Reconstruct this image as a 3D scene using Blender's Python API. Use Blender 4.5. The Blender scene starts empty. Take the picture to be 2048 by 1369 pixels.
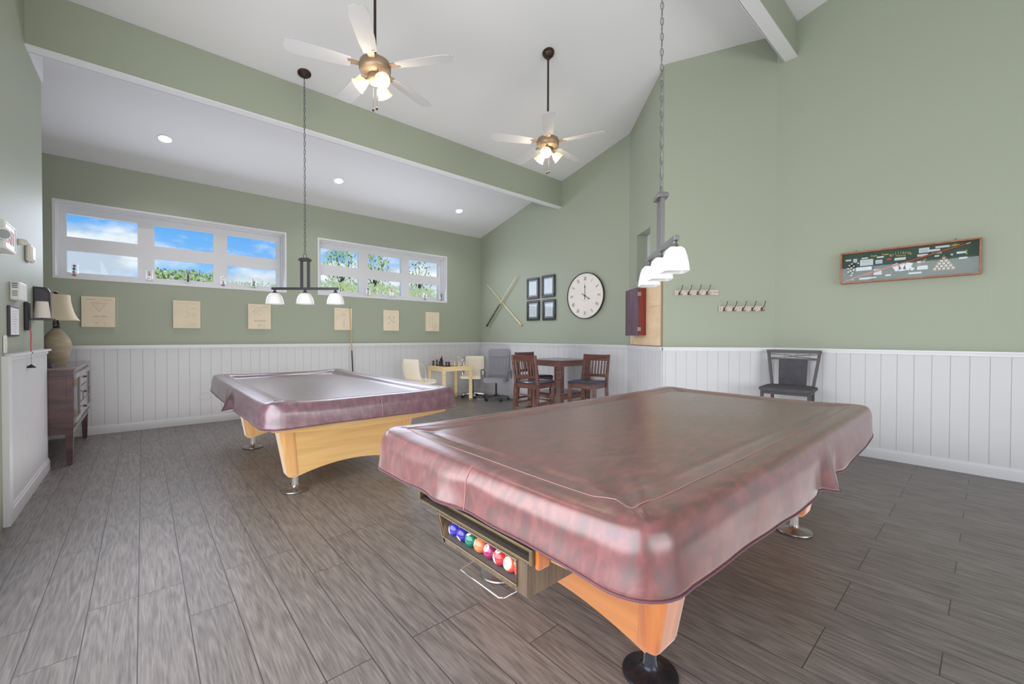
import bpy, bmesh, math, random
from mathutils import Vector, Matrix, Euler, noise
random.seed(7)
U = 1.14                      # metres per drawing unit
PI = math.pi
scene = bpy.context.scene
COL = scene.collection
R90 = PI / 2

# ------------------------------------------------------------------ materials
def _mat(name):
    m = bpy.data.materials.new(name); m.use_nodes = True
    nt = m.node_tree
    return m, nt, nt.nodes['Principled BSDF']
def srgb(c):
    return tuple((x / 12.92 if x <= .04045 else ((x + .055) / 1.055) ** 2.4) for x in [v / 255 for v in c]) + (1,)
def mat(name, rgb, rough=.5, metal=0, bump=0, bscale=60, var=0, vscale=8, spec=.5, trans=0, emit=None, es=0, coat=0, stretch=None):
    m, nt, b = _mat(name)
    c = srgb(rgb)
    b.inputs['Base Color'].default_value = c
    b.inputs['Roughness'].default_value = rough
    b.inputs['Metallic'].default_value = metal
    b.inputs['Specular IOR Level'].default_value = spec
    b.inputs['Transmission Weight'].default_value = trans
    b.inputs['Coat Weight'].default_value = coat
    if emit:
        b.inputs['Emission Color'].default_value = srgb(emit); b.inputs['Emission Strength'].default_value = es
    if var or bump:
        tc = nt.nodes.new('ShaderNodeTexCoord'); mp = nt.nodes.new('ShaderNodeMapping')
        nt.links.new(tc.outputs['Object'], mp.inputs[0])
        if stretch: mp.inputs['Scale'].default_value = stretch
    if var:
        n = nt.nodes.new('ShaderNodeTexNoise'); n.inputs['Scale'].default_value = vscale; n.inputs['Detail'].default_value = 6
        nt.links.new(mp.outputs[0], n.inputs['Vector'])
        r = nt.nodes.new('ShaderNodeMapRange'); r.inputs[1].default_value = .3; r.inputs[2].default_value = .7
        r.inputs[3].default_value = 1 - var; r.inputs[4].default_value = 1 + var
        nt.links.new(n.outputs['Fac'], r.inputs[0])
        hs = nt.nodes.new('ShaderNodeHueSaturation'); hs.inputs['Color'].default_value = c
        nt.links.new(r.outputs[0], hs.inputs['Value']); nt.links.new(hs.outputs[0], b.inputs['Base Color'])
    if bump:
        n = nt.nodes.new('ShaderNodeTexNoise'); n.inputs['Scale'].default_value = bscale; n.inputs['Detail'].default_value = 4
        nt.links.new(mp.outputs[0], n.inputs['Vector'])
        bp = nt.nodes.new('ShaderNodeBump'); bp.inputs['Strength'].default_value = bump; bp.inputs['Distance'].default_value = .01
        nt.links.new(n.outputs['Fac'], bp.inputs['Height']); nt.links.new(bp.outputs[0], b.inputs['Normal'])
    return m
def ramp(nt, stops):
    r = nt.nodes.new('ShaderNodeValToRGB'); e = r.color_ramp.elements
    while len(e) < len(stops): e.new(.5)
    for el, (p, c) in zip(e, stops): el.position = p; el.color = srgb(c)
    return r
def wood(name, cols, scale=(1, 1, 1), rough=.4, bump=.1, ns=4, coat=0):
    m, nt, b = _mat(name)
    tc = nt.nodes.new('ShaderNodeTexCoord'); mp = nt.nodes.new('ShaderNodeMapping'); mp.inputs['Scale'].default_value = scale
    n = nt.nodes.new('ShaderNodeTexNoise'); n.inputs['Scale'].default_value = ns; n.inputs['Detail'].default_value = 8; n.inputs['Distortion'].default_value = .6
    nt.links.new(tc.outputs['Object'], mp.inputs[0]); nt.links.new(mp.outputs[0], n.inputs['Vector'])
    r = ramp(nt, [(.3, cols[0]), (.5, cols[1]), (.7, cols[2])])
    nt.links.new(n.outputs['Fac'], r.inputs[0]); nt.links.new(r.outputs[0], b.inputs['Base Color'])
    b.inputs['Roughness'].default_value = rough; b.inputs['Coat Weight'].default_value = coat
    bp = nt.nodes.new('ShaderNodeBump'); bp.inputs['Strength'].default_value = bump; bp.inputs['Distance'].default_value = .005
    nt.links.new(n.outputs['Fac'], bp.inputs['Height']); nt.links.new(bp.outputs[0], b.inputs['Normal'])
    return m

def floor_material():
    m, nt, b = _mat('grey oak planks'); N = nt.nodes; L = nt.links
    tc = N.new('ShaderNodeTexCoord'); sp = N.new('ShaderNodeSeparateXYZ'); L.new(tc.outputs['Object'], sp.inputs[0])
    cb = N.new('ShaderNodeCombineXYZ')
    ax = N.new('ShaderNodeMath'); ax.operation = 'ADD'; ax.inputs[1].default_value = 20 * .1645 * U + .0217 * U
    L.new(sp.outputs['X'], ax.inputs[0])
    ay = N.new('ShaderNodeMath'); ay.operation = 'ADD'; ay.inputs[1].default_value = 30
    L.new(sp.outputs['Y'], ay.inputs[0])
    L.new(ay.outputs[0], cb.inputs['X']); L.new(ax.outputs[0], cb.inputs['Y'])
    br = N.new('ShaderNodeTexBrick'); L.new(cb.outputs[0], br.inputs['Vector'])
    br.inputs['Scale'].default_value = 1; br.inputs['Brick Width'].default_value = 1.22; br.inputs['Row Height'].default_value = .1645 * U
    br.inputs['Mortar Size'].default_value = .0024; br.inputs['Mortar Smooth'].default_value = .3
    br.offset = .31; br.offset_frequency = 3; br.squash = 1
    br.inputs['Color1'].default_value = (0, 0, 0, 1); br.inputs['Color2'].default_value = (1, 1, 1, 1); br.inputs['Mortar'].default_value = (.5, .5, .5, 1)
    # per-plank shift of grain
    sh = N.new('ShaderNodeVectorMath'); sh.operation = 'MULTIPLY_ADD'
    L.new(br.outputs['Color'], sh.inputs[0]); sh.inputs[1].default_value = (7, 13, 5); L.new(cb.outputs[0], sh.inputs[2])
    mp = N.new('ShaderNodeMapping'); mp.inputs['Scale'].default_value = (.55, 4.6, 1); L.new(sh.outputs[0], mp.inputs[0])
    n1 = N.new('ShaderNodeTexNoise'); n1.inputs['Scale'].default_value = 1.6; n1.inputs['Detail'].default_value = 2; L.new(mp.outputs[0], n1.inputs['Vector'])
    # contour rings of the low noise = cathedral grain
    mul = N.new('ShaderNodeMath'); mul.operation = 'MULTIPLY'; mul.inputs[1].default_value = 62; L.new(n1.outputs['Fac'], mul.inputs[0])
    sn = N.new('ShaderNodeMath'); sn.operation = 'SINE'; L.new(mul.outputs[0], sn.inputs[0])
    mp2 = N.new('ShaderNodeMapping'); mp2.inputs['Scale'].default_value = (5, 90, 1); L.new(sh.outputs[0], mp2.inputs[0])
    n2 = N.new('ShaderNodeTexNoise'); n2.inputs['Scale'].default_value = 1.5; n2.inputs['Detail'].default_value = 5; L.new(mp2.outputs[0], n2.inputs['Vector'])
    mr = N.new('ShaderNodeMapRange'); mr.inputs[1].default_value = -1; mr.inputs[2].default_value = 1; mr.inputs[3].default_value = .38; mr.inputs[4].default_value = .62
    L.new(sn.outputs[0], mr.inputs[0])
    mx = N.new('ShaderNodeMix'); mx.data_type = 'FLOAT'; mx.inputs[0].default_value = .6
    L.new(mr.outputs[0], mx.inputs[2]); L.new(n2.outputs['Fac'], mx.inputs[3])
    rp = ramp(nt, [(.36, FLOOR_DARK), (.52, FLOOR_MID), (.66, FLOOR_LIGHT)])
    L.new(mx.outputs[0], rp.inputs[0])
    # plank to plank value
    hs = N.new('ShaderNodeHueSaturation'); L.new(rp.outputs[0], hs.inputs['Color'])
    pv = N.new('ShaderNodeMapRange'); pv.inputs[3].default_value = .93; pv.inputs[4].default_value = 1.07
    L.new(br.outputs['Color'], pv.inputs[0]); L.new(pv.outputs[0], hs.inputs['Value'])
    # seams
    sm = N.new('ShaderNodeMix'); sm.data_type = 'RGBA'; L.new(br.outputs['Fac'], sm.inputs[0]); L.new(hs.outputs[0], sm.inputs[6]); sm.inputs[7].default_value = srgb((60, 56, 60))
    L.new(sm.outputs[2], b.inputs['Base Color'])
    # roughness varied by grain
    rr = N.new('ShaderNodeMapRange'); rr.inputs[3].default_value = .50; rr.inputs[4].default_value = .36
    L.new(mx.outputs[0], rr.inputs[0]); L.new(rr.outputs[0], b.inputs['Roughness'])
    inv = N.new('ShaderNodeMath'); inv.operation = 'MULTIPLY_ADD'; inv.inputs[1].default_value = -1.6
    L.new(br.outputs['Fac'], inv.inputs[0]); L.new(mx.outputs[0], inv.inputs[2])
    bp = N.new('ShaderNodeBump'); bp.inputs['Strength'].default_value = .35; bp.inputs['Distance'].default_value = .004
    L.new(inv.outputs[0], bp.inputs['Height']); L.new(bp.outputs[0], b.inputs['Normal'])
    return m
FLOOR_DARK, FLOOR_MID, FLOOR_LIGHT = (92, 86, 83), (117, 110, 106), (134, 127, 122)

def vinyl_material(name='maroon vinyl cover', c0=(92, 64, 62), c1=(112, 64, 64), c2=(126, 76, 74), rough=.34, coat_ior=1.6):
    m, nt, b = _mat(name); N = nt.nodes; L = nt.links
    tc = N.new('ShaderNodeTexCoord'); mp = N.new('ShaderNodeMapping'); mp.inputs['Scale'].default_value = (1.2, 3.0, 1.6)
    L.new(tc.outputs['Object'], mp.inputs[0])
    n = N.new('ShaderNodeTexNoise'); n.inputs['Scale'].default_value = 9; n.inputs['Detail'].default_value = 6; n.inputs['Distortion'].default_value = .5
    L.new(mp.outputs[0], n.inputs['Vector'])
    r = ramp(nt, [(.35, c0), (.5, c1), (.65, c2)]); L.new(n.outputs['Fac'], r.inputs[0]); L.new(r.outputs[0], b.inputs['Base Color'])
    b.inputs['Roughness'].default_value = rough; b.inputs['Coat Weight'].default_value = .9; b.inputs['Coat Roughness'].default_value = .30; b.inputs['Coat IOR'].default_value = coat_ior
    n2 = N.new('ShaderNodeTexNoise'); n2.inputs['Scale'].default_value = 4; n2.inputs['Detail'].default_value = 3; L.new(tc.outputs['Object'], n2.inputs['Vector'])
    bp = N.new('ShaderNodeBump'); bp.inputs['Strength'].default_value = .10; bp.inputs['Distance'].default_value = .03
    L.new(n2.outputs['Fac'], bp.inputs['Height']); L.new(bp.outputs[0], b.inputs['Normal'])
    return m

def ball_material(name, rgb, stripe):
    m, nt, b = _mat(name); N = nt.nodes; L = nt.links
    tc = N.new('ShaderNodeTexCoord'); sp = N.new('ShaderNodeSeparateXYZ'); L.new(tc.outputs['Object'], sp.inputs[0])
    r = BALL_R * U
    def cmp(sock, thr, op):
        a = N.new('ShaderNodeMath'); a.operation = 'ABSOLUTE'; L.new(sock, a.inputs[0])
        g = N.new('ShaderNodeMath'); g.operation = op; L.new(a.outputs[0], g.inputs[0]); g.inputs[1].default_value = thr; return g
    disc = cmp(sp.outputs['X'], r * .885, 'GREATER_THAN')
    fac = disc
    if stripe:
        st = cmp(sp.outputs['Z'], r * .68, 'GREATER_THAN')
        fac = N.new('ShaderNodeMath'); fac.operation = 'MAXIMUM'; L.new(disc.outputs[0], fac.inputs[0]); L.new(st.outputs[0], fac.inputs[1])
    mx = N.new('ShaderNodeMix'); mx.data_type = 'RGBA'; L.new(fac.outputs[0], mx.inputs[0])
    mx.inputs[6].default_value = srgb(rgb); mx.inputs[7].default_value = srgb((232, 226, 210))
    L.new(mx.outputs[2], b.inputs['Base Color']); b.inputs['Roughness'].default_value = .15; b.inputs['Coat Weight'].default_value = .5
    return m
BALL_R = .0262

def glass_material(name, tint=(247, 251, 251), f=.012):
    m = bpy.data.materials.new(name); m.use_nodes = True; nt = m.node_tree; nt.nodes.clear()
    o = nt.nodes.new('ShaderNodeOutputMaterial'); t = nt.nodes.new('ShaderNodeBsdfTransparent'); g = nt.nodes.new('ShaderNodeBsdfGlossy'); mx = nt.nodes.new('ShaderNodeMixShader')
    t.inputs[0].default_value = srgb(tint); g.inputs['Roughness'].default_value = .02; mx.inputs[0].default_value = f
    nt.links.new(t.outputs[0], mx.inputs[1]); nt.links.new(g.outputs[0], mx.inputs[2]); nt.links.new(mx.outputs[0], o.inputs[0])
    return m

GREEN = mat('sage green wall paint', (154, 161, 144), .55, bump=.03, bscale=250)
WHITE = mat('white ceiling paint', (214, 214, 216), .7, bump=.03, bscale=150)
TRIM = mat('white semi-gloss trim', (214, 214, 217), .35)
BOARD = mat('white painted beadboard', (199, 199, 202), .45)
FLOOR = floor_material()
VINYL = vinyl_material()
VINYL2 = vinyl_material('aubergine vinyl cover', (84, 60, 70), (102, 66, 76), (114, 80, 88), .32, 1.72)
THREAD = mat('pink stitching', (176, 132, 128), .6)
HEM = mat('dark bound hem', (96, 60, 72), .45)
MAPLE = wood('honey maple veneer', [(190, 150, 88), (201, 161, 98), (208, 170, 110)], (1, 1, 12), .35, .03, 1.2, .3)
MAPLEO = wood('orange maple veneer', [(172, 102, 42), (186, 114, 52), (196, 124, 60)], (1, 1, 14), .3, .03, 1.2, .4)
MAPLEP = wood('orange maple corner post', [(160, 82, 24), (182, 100, 36), (198, 118, 50)], (20, 20, 1), .28, .03, 1.2, .5)
MAPLEP2 = wood('amber maple corner post', [(186, 136, 72), (198, 148, 84), (206, 160, 96)], (20, 20, 1), .28, .03, 1.2, .5)
STEEL = mat('brushed steel', (150, 146, 142), .32, .9, bump=.05)
BLACKST = mat('worn black iron', (52, 54, 62), .3, .7, var=.3, vscale=30, bump=.1)
CHROME = mat('chrome', (210, 210, 214), .12, 1)
BRASSD = mat('tarnished brass frame', (112, 98, 74), .4, .6, var=.15, vscale=20)
BROWNB = wood('dark brown laminate', [(74, 58, 44), (96, 78, 60), (112, 92, 72)], (30, 30, 1.5), .45, .05, 2)
DARK = mat('black inside', (22, 20, 20), .8)
GREYF = mat('grey tray felt', (92, 88, 84), .9)
BRONZE = mat('oil rubbed bronze', (66, 52, 44), .4, .7)
BRONZEL = mat('antique bronze fan housing', (152, 130, 106), .42, .5, var=.12, vscale=10)
PEWTER = mat('pewter grey metal', (128, 126, 128), .38, .75)
IRON = mat('dark iron', (74, 70, 78), .42, .5)
FROST = mat('frosted white glass', (238, 238, 238), .35, emit=(255, 255, 255), es=.05)
FROSTY = mat('lit amber glass', (250, 222, 168), .4, emit=(255, 214, 140), es=.9)
BULB = mat('glowing bulb', (255, 250, 235), .4, emit=(255, 240, 205), es=24)
LED = mat('lit downlight lens', (255, 255, 255), .4, emit=(255, 255, 255), es=9)
FANB = mat('pale fan blade', (180, 180, 182), .7)
BLACK = mat('black paint', (34, 33, 36), .35)
CHAIRW = wood('dark cherry stain', [(72, 44, 38), (92, 56, 48), (110, 72, 62)], (2, 2, 14), .32, .03, 2, .4)
NAVY = mat('dark blue-black vinyl seat', (44, 44, 66), .28, coat=.4)
PINE = wood('pale birch table wood', [(222, 196, 146), (230, 206, 160), (236, 214, 172)], (2, 2, 20), .45, .02, 2)
CREAM = mat('cream leatherette', (232, 222, 200), .45, bump=.05)
GREYUP = mat('grey leatherette', (134, 132, 140), .5, bump=.08, bscale=80)
BLKPL = mat('black plastic', (34, 33, 38), .4)
GREYPL = mat('grey plastic arm', (96, 94, 104), .4)
DINFR = mat('charcoal metal tube', (72, 68, 68), .45, .3)
DINSEAT = mat('charcoal microfibre', (76, 74, 80), .85, var=.12, vscale=14)
CABW = wood('dark mahogany stain', [(58, 34, 38), (76, 46, 50), (92, 58, 58)], (2, 2, 8), .3, .03, 2, .5)
CABT = wood('mahogany top', [(84, 60, 66), (104, 80, 84), (118, 94, 96)], (3, 1, 8), .25, .03, 2, .6)
CGLASS = mat('pale cabinet door glass', (150, 156, 158), .1, coat=.5)
STONE = mat('tan rough ceramic', (162, 150, 128), .8, var=.16, vscale=7, bump=.5, bscale=25, stretch=(1, 1, 3))
SHADE = mat('beige linen shade', (206, 192, 168), .8, bump=.1, bscale=300)
SHADEW = mat('white linen shade', (222, 212, 206), .8)
PLASTW = mat('white plastic', (226, 226, 226), .4)
PLASTC = mat('off-white plastic', (220, 216, 204), .4)
REDT = mat('faded red lettering', (206, 138, 142), .5)
REDC = mat('red pull cord', (206, 92, 104), .6)
PAPER = mat('white paper', (226, 224, 230), .7)
PAPERL = mat('printed grey lines', (168, 166, 172), .7)
PARCH = mat('parchment canvas', (222, 208, 184), .8, var=.05, vscale=5)
INK = mat('sepia ink', (150, 128, 112), .8)
INKP = mat('faded rust ink', (196, 156, 128), .8)
CLOCKF = mat('cream clock face', (224, 218, 212), .6, var=.04, vscale=3)
CUEL = wood('pale cue maple', [(196, 184, 152), (212, 202, 172), (222, 212, 186)], (1, 1, 1), .3, .02, 3)
CUED = wood('dark cue butt', [(58, 56, 44), (84, 80, 62), (120, 112, 84)], (1, 1, 9), .3, .02, 3)
CUETAN = mat('tan cue shaft', (196, 164, 112), .4)
RUST = wood('whitewashed plank', [(176, 160, 152), (196, 182, 172), (210, 198, 188)], (20, 1, 20), .7, .05, 2)
HOOKM = mat('dark nickel hook', (92, 88, 84), .35, .8)
PANEL = wood('birch ply panel', [(216, 188, 150), (224, 198, 162), (230, 206, 172)], (2, 2, 6), .5, .02, 1.5)
DARTW = wood('dark plum door', [(74, 50, 66), (92, 64, 82), (108, 82, 98)], (14, 14, 1), .4, .03, 1.5)
DARTR = mat('red cherry side', (122, 34, 30), .35, coat=.3)
CASEW = wood('reddish oak frame', [(136, 84, 58), (154, 98, 70), (170, 112, 84)], (10, 10, 10), .4, .03, 2)
FELT = mat('dark green felt', (72, 88, 78), .85)
GOLD = mat('gold lettering', (206, 184, 112), .4, .3)
REDB = mat('red enamel', (196, 60, 56), .4)
CUERED = mat('orange-red miniature cue', (190, 82, 50), .35)
GLASS = glass_material('clear window glass')
CASEGL = glass_material('case glass', f=.025)
ACRYL = glass_material('clear acrylic', (250, 252, 252), .05)
LEAFG = mat('leaf with sunlight glow', (178, 186, 118), .6, emit=(176, 190, 112), es=.55, var=.4, vscale=3)  # emission stands in for sunshine on the leaves; no sun lamp outside
LEAFD = mat('dark leaf with daylight glow', (96, 112, 76), .6, emit=(96, 112, 70), es=.5, var=.4, vscale=3)  # darker leaves also glow to imitate outdoor light
LEAFP = mat('pale foliage with added glow', (170, 176, 140), .7, emit=(196, 200, 168), es=.65, var=.3, vscale=3)  # washed-out daylight brightness put into the pale colour and glow
CHESSB = mat('dark walnut chess wood', (52, 48, 46), .35)
CHESSW = mat('pale boxwood chess', (214, 206, 190), .4)
SQD = mat('brown board squares', (120, 84, 56), .4)

# ------------------------------------------------------------------ mesh builder (drawing units)
class MB:
    def __init__(s): s.v = []; s.f = []; s.m = []; s.cur = 0
    def add(s, vs, fs, M=None):
        o = len(s.v)
        s.v += [tuple((M @ Vector(p)) if M else p) for p in vs]
        s.f += [tuple(i + o for i in f) for f in fs]; s.m += [s.cur] * len(fs)
        return s
    def box(s, x0, x1, y0, y1, z0, z1, M=None):
        e = (len(s.v) // 8 % 6) * .00018          # keeps overlapping boxes of one mesh from sharing a plane
        x0, x1 = min(x0, x1) - e, max(x0, x1) + e; y0, y1 = min(y0, y1) - e, max(y0, y1) + e; z1 += e; z0 -= e if z0 > .001 else 0
        vs = [(x, y, z) for x in (x0, x1) for y in (y0, y1) for z in (z0, z1)]
        return s.add(vs, [(0, 1, 3, 2), (4, 6, 7, 5), (0, 4, 5, 1), (2, 3, 7, 6), (0, 2, 6, 4), (1, 5, 7, 3)], M)
    def beam(s, p, q, w, h, up=(0, 0, 1), w2=None, h2=None):
        p, q = Vector(p), Vector(q); d = (q - p).normalized(); u = Vector(up)
        if abs(d.dot(u)) > .98: u = Vector((1, 0, 0))
        a = d.cross(u).normalized(); b = a.cross(d)
        w2 = w if w2 is None else w2; h2 = h if h2 is None else h2
        vs = []
        for c, ww, hh in ((p, w, h), (q, w2, h2)):
            for i, j in ((-1, -1), (1, -1), (1, 1), (-1, 1)): vs.append(tuple(c + a * (i * ww / 2) + b * (j * hh / 2)))
        return s.add(vs, [(3, 2, 1, 0), (4, 5, 6, 7), (0, 1, 5, 4), (1, 2, 6, 5), (2, 3, 7, 6), (3, 0, 4, 7)])
    def prism(s, poly, d0, d1, axis='y', M=None):
        n = len(poly)
        def P(a, b, c):
            return {'y': (a, c, b), 'x': (c, a, b), 'z': (a, b, c)}[axis]
        vs = [P(a, b, d0) for a, b in poly] + [P(a, b, d1) for a, b in poly]
        fs = [tuple(range(n))[::-1], tuple(range(n, 2 * n))] + [(i, (i + 1) % n, n + (i + 1) % n, n + i) for i in range(n)]
        return s.add(vs, fs, M)
    def lathe(s, prof, c=(0, 0, 0), n=24, M=None, cap=True):
        vs, fs = [], []
        for r, z in prof:
            for i in range(n):
                a = 2 * PI * i / n; vs.append((c[0] + r * math.cos(a), c[1] + r * math.sin(a), c[2] + z))
        for k in range(len(prof) - 1):
            for i in range(n):
                j = (i + 1) % n; fs.append((k * n + i, k * n + j, (k + 1) * n + j, (k + 1) * n + i))
        if cap:
            fs.append(tuple(range(n))[::-1]); fs.append(tuple(range((len(prof) - 1) * n, len(prof) * n)))
        return s.add(vs, fs, M)
    def cyl(s, p, q, r, r2=None, n=14):
        p, q = Vector(p), Vector(q); d = q - p; L = d.length
        M = Matrix.Translation(p) @ d.to_track_quat('Z', 'Y').to_matrix().to_4x4()
        return s.lathe([(r, 0), (r if r2 is None else r2, L)], n=n, M=M)
    def tube(s, path, r, n=8, closed=False):
        P = [Vector(p) for p in path]; N = len(P); vs, fs = [], []
        a = None
        for i in range(N):
            if closed: d = (P[(i + 1) % N] - P[i - 1]).normalized()
            else: d = (P[min(i + 1, N - 1)] - P[max(i - 1, 0)]).normalized()
            if a is None:
                a = d.cross(Vector((0, 0, 1)) if abs(d.z) < .9 else Vector((1, 0, 0))).normalized()
            else: a = (a - d * a.dot(d)).normalized()
            b = d.cross(a)
            for k in range(n):
                t = 2 * PI * k / n; vs.append(tuple(P[i] + a * (r * math.cos(t)) + b * (r * math.sin(t))))
        for i in range(N if closed else N - 1):
            j = (i + 1) % N
            for k in range(n):
                l = (k + 1) % n; fs.append((i * n + k, i * n + l, j * n + l, j * n + k))
        if not closed:
            fs.append(tuple(range(n))[::-1]); fs.append(tuple(range((N - 1) * n, N * n)))
        return s.add(vs, fs)
    def sphere(s, c, r, n=16, m=10, sc=(1, 1, 1)):
        vs = [(c[0], c[1], c[2] + r * sc[2])]; fs = []
        for k in range(1, m):
            t = PI * k / m
            for i in range(n):
                a = 2 * PI * i / n
                vs.append((c[0] + r * sc[0] * math.sin(t) * math.cos(a), c[1] + r * sc[1] * math.sin(t) * math.sin(a), c[2] + r * sc[2] * math.cos(t)))
        vs.append((c[0], c[1], c[2] - r * sc[2])); e = len(vs) - 1
        for i in range(n):
            j = (i + 1) % n; fs.append((0, 1 + i, 1 + j)); fs.append((e, 1 + (m - 2) * n + j, 1 + (m - 2) * n + i))
            for k in range(m - 2): fs.append((1 + k * n + i, 1 + (k + 1) * n + i, 1 + (k + 1) * n + j, 1 + k * n + j))
        return s.add(vs, fs)
    def text(s, txt, size, M, ext=.0012, align='CENTER'):
        cu = bpy.data.curves.new('t', 'FONT'); cu.body = txt; cu.size = size; cu.extrude = ext; cu.align_x = align; cu.align_y = 'CENTER'; cu.resolution_u = 3
        ob = bpy.data.objects.new('t', cu); COL.objects.link(ob)
        dg = bpy.context.evaluated_depsgraph_get(); me = bpy.data.meshes.new_from_object(ob.evaluated_get(dg))
        s.add([tuple(v.co) for v in me.vertices], [tuple(p.vertices) for p in me.polygons], M)
        bpy.data.objects.remove(ob); bpy.data.curves.remove(cu); bpy.data.meshes.remove(me)
        return s
    def build(s, name, m, parent=None, smooth=False, bevel=0, seg=2, loc=None, rot=None):
        me = bpy.data.meshes.new(name)
        me.from_pydata([(a * U, b * U, c * U) for a, b, c in s.v], [], s.f)
        ms = m if isinstance(m, (list, tuple)) else [m]
        for k in ms: me.materials.append(k)
        if len(ms) > 1: me.polygons.foreach_set('material_index', s.m)
        bm = bmesh.new(); bm.from_mesh(me); bmesh.ops.recalc_face_normals(bm, faces=bm.faces); bm.to_mesh(me); bm.free()
        if smooth:
            me.polygons.foreach_set('use_smooth', [True] * len(me.polygons))
            try: me.set_sharp_from_angle(angle=math.radians(50))
            except Exception: pass
        ob = bpy.data.objects.new(name, me); COL.objects.link(ob)
        if loc: ob.location = Vector(loc) * U
        if rot: ob.rotation_euler = rot
        if parent: ob.parent = parent
        if bevel:
            bv = ob.modifiers.new('b', 'BEVEL'); bv.width = bevel * U; bv.segments = seg; bv.limit_method = 'ANGLE'
            for p in me.polygons: p.use_smooth = True
            try: me.set_sharp_from_angle(angle=math.radians(40))
            except Exception: pass
        return ob

def tag(o, label=None, cat=None, group=None, kind=None):
    if label: o['label'] = label
    if cat: o['category'] = cat
    if group: o['group'] = group
    if kind: o['kind'] = kind
    return o
def thing(name, label, cat, loc=(0, 0, 0), rotz=0, group=None):
    o = bpy.data.objects.new(name, None); COL.objects.link(o); o.empty_display_size = .1
    o.location = Vector(loc) * U; o.rotation_euler = (0, 0, rotz)
    return tag(o, label, cat, group)
def struct(o): o['kind'] = 'structure'; return o
def dup(root, loc, rotz=None, label=None, group=None):
    r = root.copy(); COL.objects.link(r); r.location = Vector(loc) * U
    if rotz is not None: r.rotation_euler = (0, 0, rotz)
    if label: r['label'] = label
    if group: r['group'] = group
    for ch in [c for c in COL.objects if c.parent == root]:
        c = ch.copy(); COL.objects.link(c); c.parent = r
        for g in [x for x in COL.objects if x.parent == ch]:
            d = g.copy(); COL.objects.link(d); d.parent = c
    return r
FX = Matrix.Rotation(R90, 4, 'X')          # text lying in XY -> standing in XZ facing -Y
def T(x, y, z): return Matrix.Translation((x, y, z))

# ------------------------------------------------------------------ room dimensions
YW, XE, XR, XL = 7.181, 5.414, 5.5, -.6606
RAIL, ZC, SL = 1.07, 3.2956, .2496
def zs(y): return ZC + SL * (YW - y) if y > 0 else ZC + SL * YW + SL * y
A_, B_, C_ = (XE, 3.54), (4.68, 2.59), (XR, 1.65)
YB = -4.5

struct(MB().box(-4, 6, YB, YW + .2, -.1, 0).build('floor', FLOOR))
m = MB()
for y0, y1 in ((YW + .3, 0), (0, YB)):
    vs = [(-4, y0, zs(y0) if y0 > 0 else zs(0)), (6, y0, zs(y0) if y0 > 0 else zs(0)), (6, y1, zs(y1) if y1 else zs(.0001)), (-4, y1, zs(y1) if y1 else zs(.0001))]
    vs += [(a, b, c + .12) for a, b, c in vs]
    m.add(vs, [(0, 1, 2, 3), (7, 6, 5, 4), (0, 4, 5, 1), (1, 5, 6, 2), (2, 6, 7, 3), (3, 7, 4, 0)])
struct(m.build('ceiling', WHITE))

# window wall with two openings
W1, W2 = (-.768, 1.662), (2.143, 4.566); ZO0, ZO1 = 1.887, 2.785; TH = .24
m = MB(); y0, y1 = YW, YW + TH
m.box(-2.4, 5.75, y0, y1, 0, ZO0); m.box(-2.4, 5.75, y0, y1, ZO1, 3.36)
for a, b in ((-2.4, W1[0]), (W1[1], W2[0]), (W2[1], 5.75)): m.box(a, b, y0, y1, ZO0, ZO1)
struct(m.build('wall_back', GREEN))
# end wall
def wallseg(name, p, q, side_t, mt=GREEN, z1=None, top=True, z0=0):
    # vertical slab between p and q following the roof; side_t = offset vector away from the room
    (xa, ya), (xb, yb) = p, q
    n = 1
    pts = []
    for x, y in (p, q): pts.append((x, y))
    vs = []
    for dx, dy in ((0, 0), side_t):
        for x, y in pts: vs += [(x + dx, y + dy, z0), (x + dx, y + dy, (zs(y) + .03) if z1 is None else z1)]
    o = MB().add(vs, [(0, 2, 3, 1), (4, 5, 7, 6), (0, 1, 5, 4), (2, 6, 7, 3), (1, 3, 7, 5), (0, 4, 6, 2)]).build(name, mt)
    return struct(o)
wallseg('wall_end', (XE, YW), A_, (.2, 0))
wallseg('wall_bay_front', B_, C_, (.1, .1))
m = MB()
struct_parts = []
# bay wall A with a window opening
LA = math.hypot(A_[0] - B_[0], A_[1] - B_[1])
angA = math.atan2(B_[1] - A_[1], B_[0] - A_[0])
MA = T(A_[0], A_[1], 0) @ Matrix.Rotation(angA, 4, 'Z')     # local X along wall, local -Y?  room side = -Y local or +Y
# room side check: local +Y points away or in; camera at origin
locY = (MA.to_3x3() @ Vector((0, 1, 0)))
SA = -1 if locY.dot(Vector((-A_[0], -A_[1], 0))) > 0 else 1    # SA: sign of the 'into the wall' direction
def wa(x0, x1, z0, z1, z1b=None):
    d = .12 * SA
    zb = z1 if z1b is None else z1b
    vs = [(x0, 0, z0), (x1, 0, z0), (x1, 0, zb), (x0, 0, z1), (x0, d, z0), (x1, d, z0), (x1, d, zb), (x0, d, z1)]
    m.add(vs, [(0, 1, 2, 3), (7, 6, 5, 4), (0, 4, 5, 1), (1, 5, 6, 2), (2, 6, 7, 3), (3, 7, 4, 0)], MA)
wx0, wx1, wz0, wz1 = .317, .794, 1.98, 2.625
ytop = lambda x: zs(A_[1] + (B_[1] - A_[1]) * x / LA) + .03
wa(0, wx0, 0, ytop(0), ytop(wx0)); wa(wx1, LA, 0, ytop(wx1), ytop(LA)); wa(wx0, wx1, 0, wz0); wa(wx0, wx1, wz1, ytop(wx0), ytop(wx1))
struct(m.build('wall_bay_side', GREEN))
m = MB()   # reveal box of the bay window
d0, d1 = .12 * SA, .19 * SA
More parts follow.
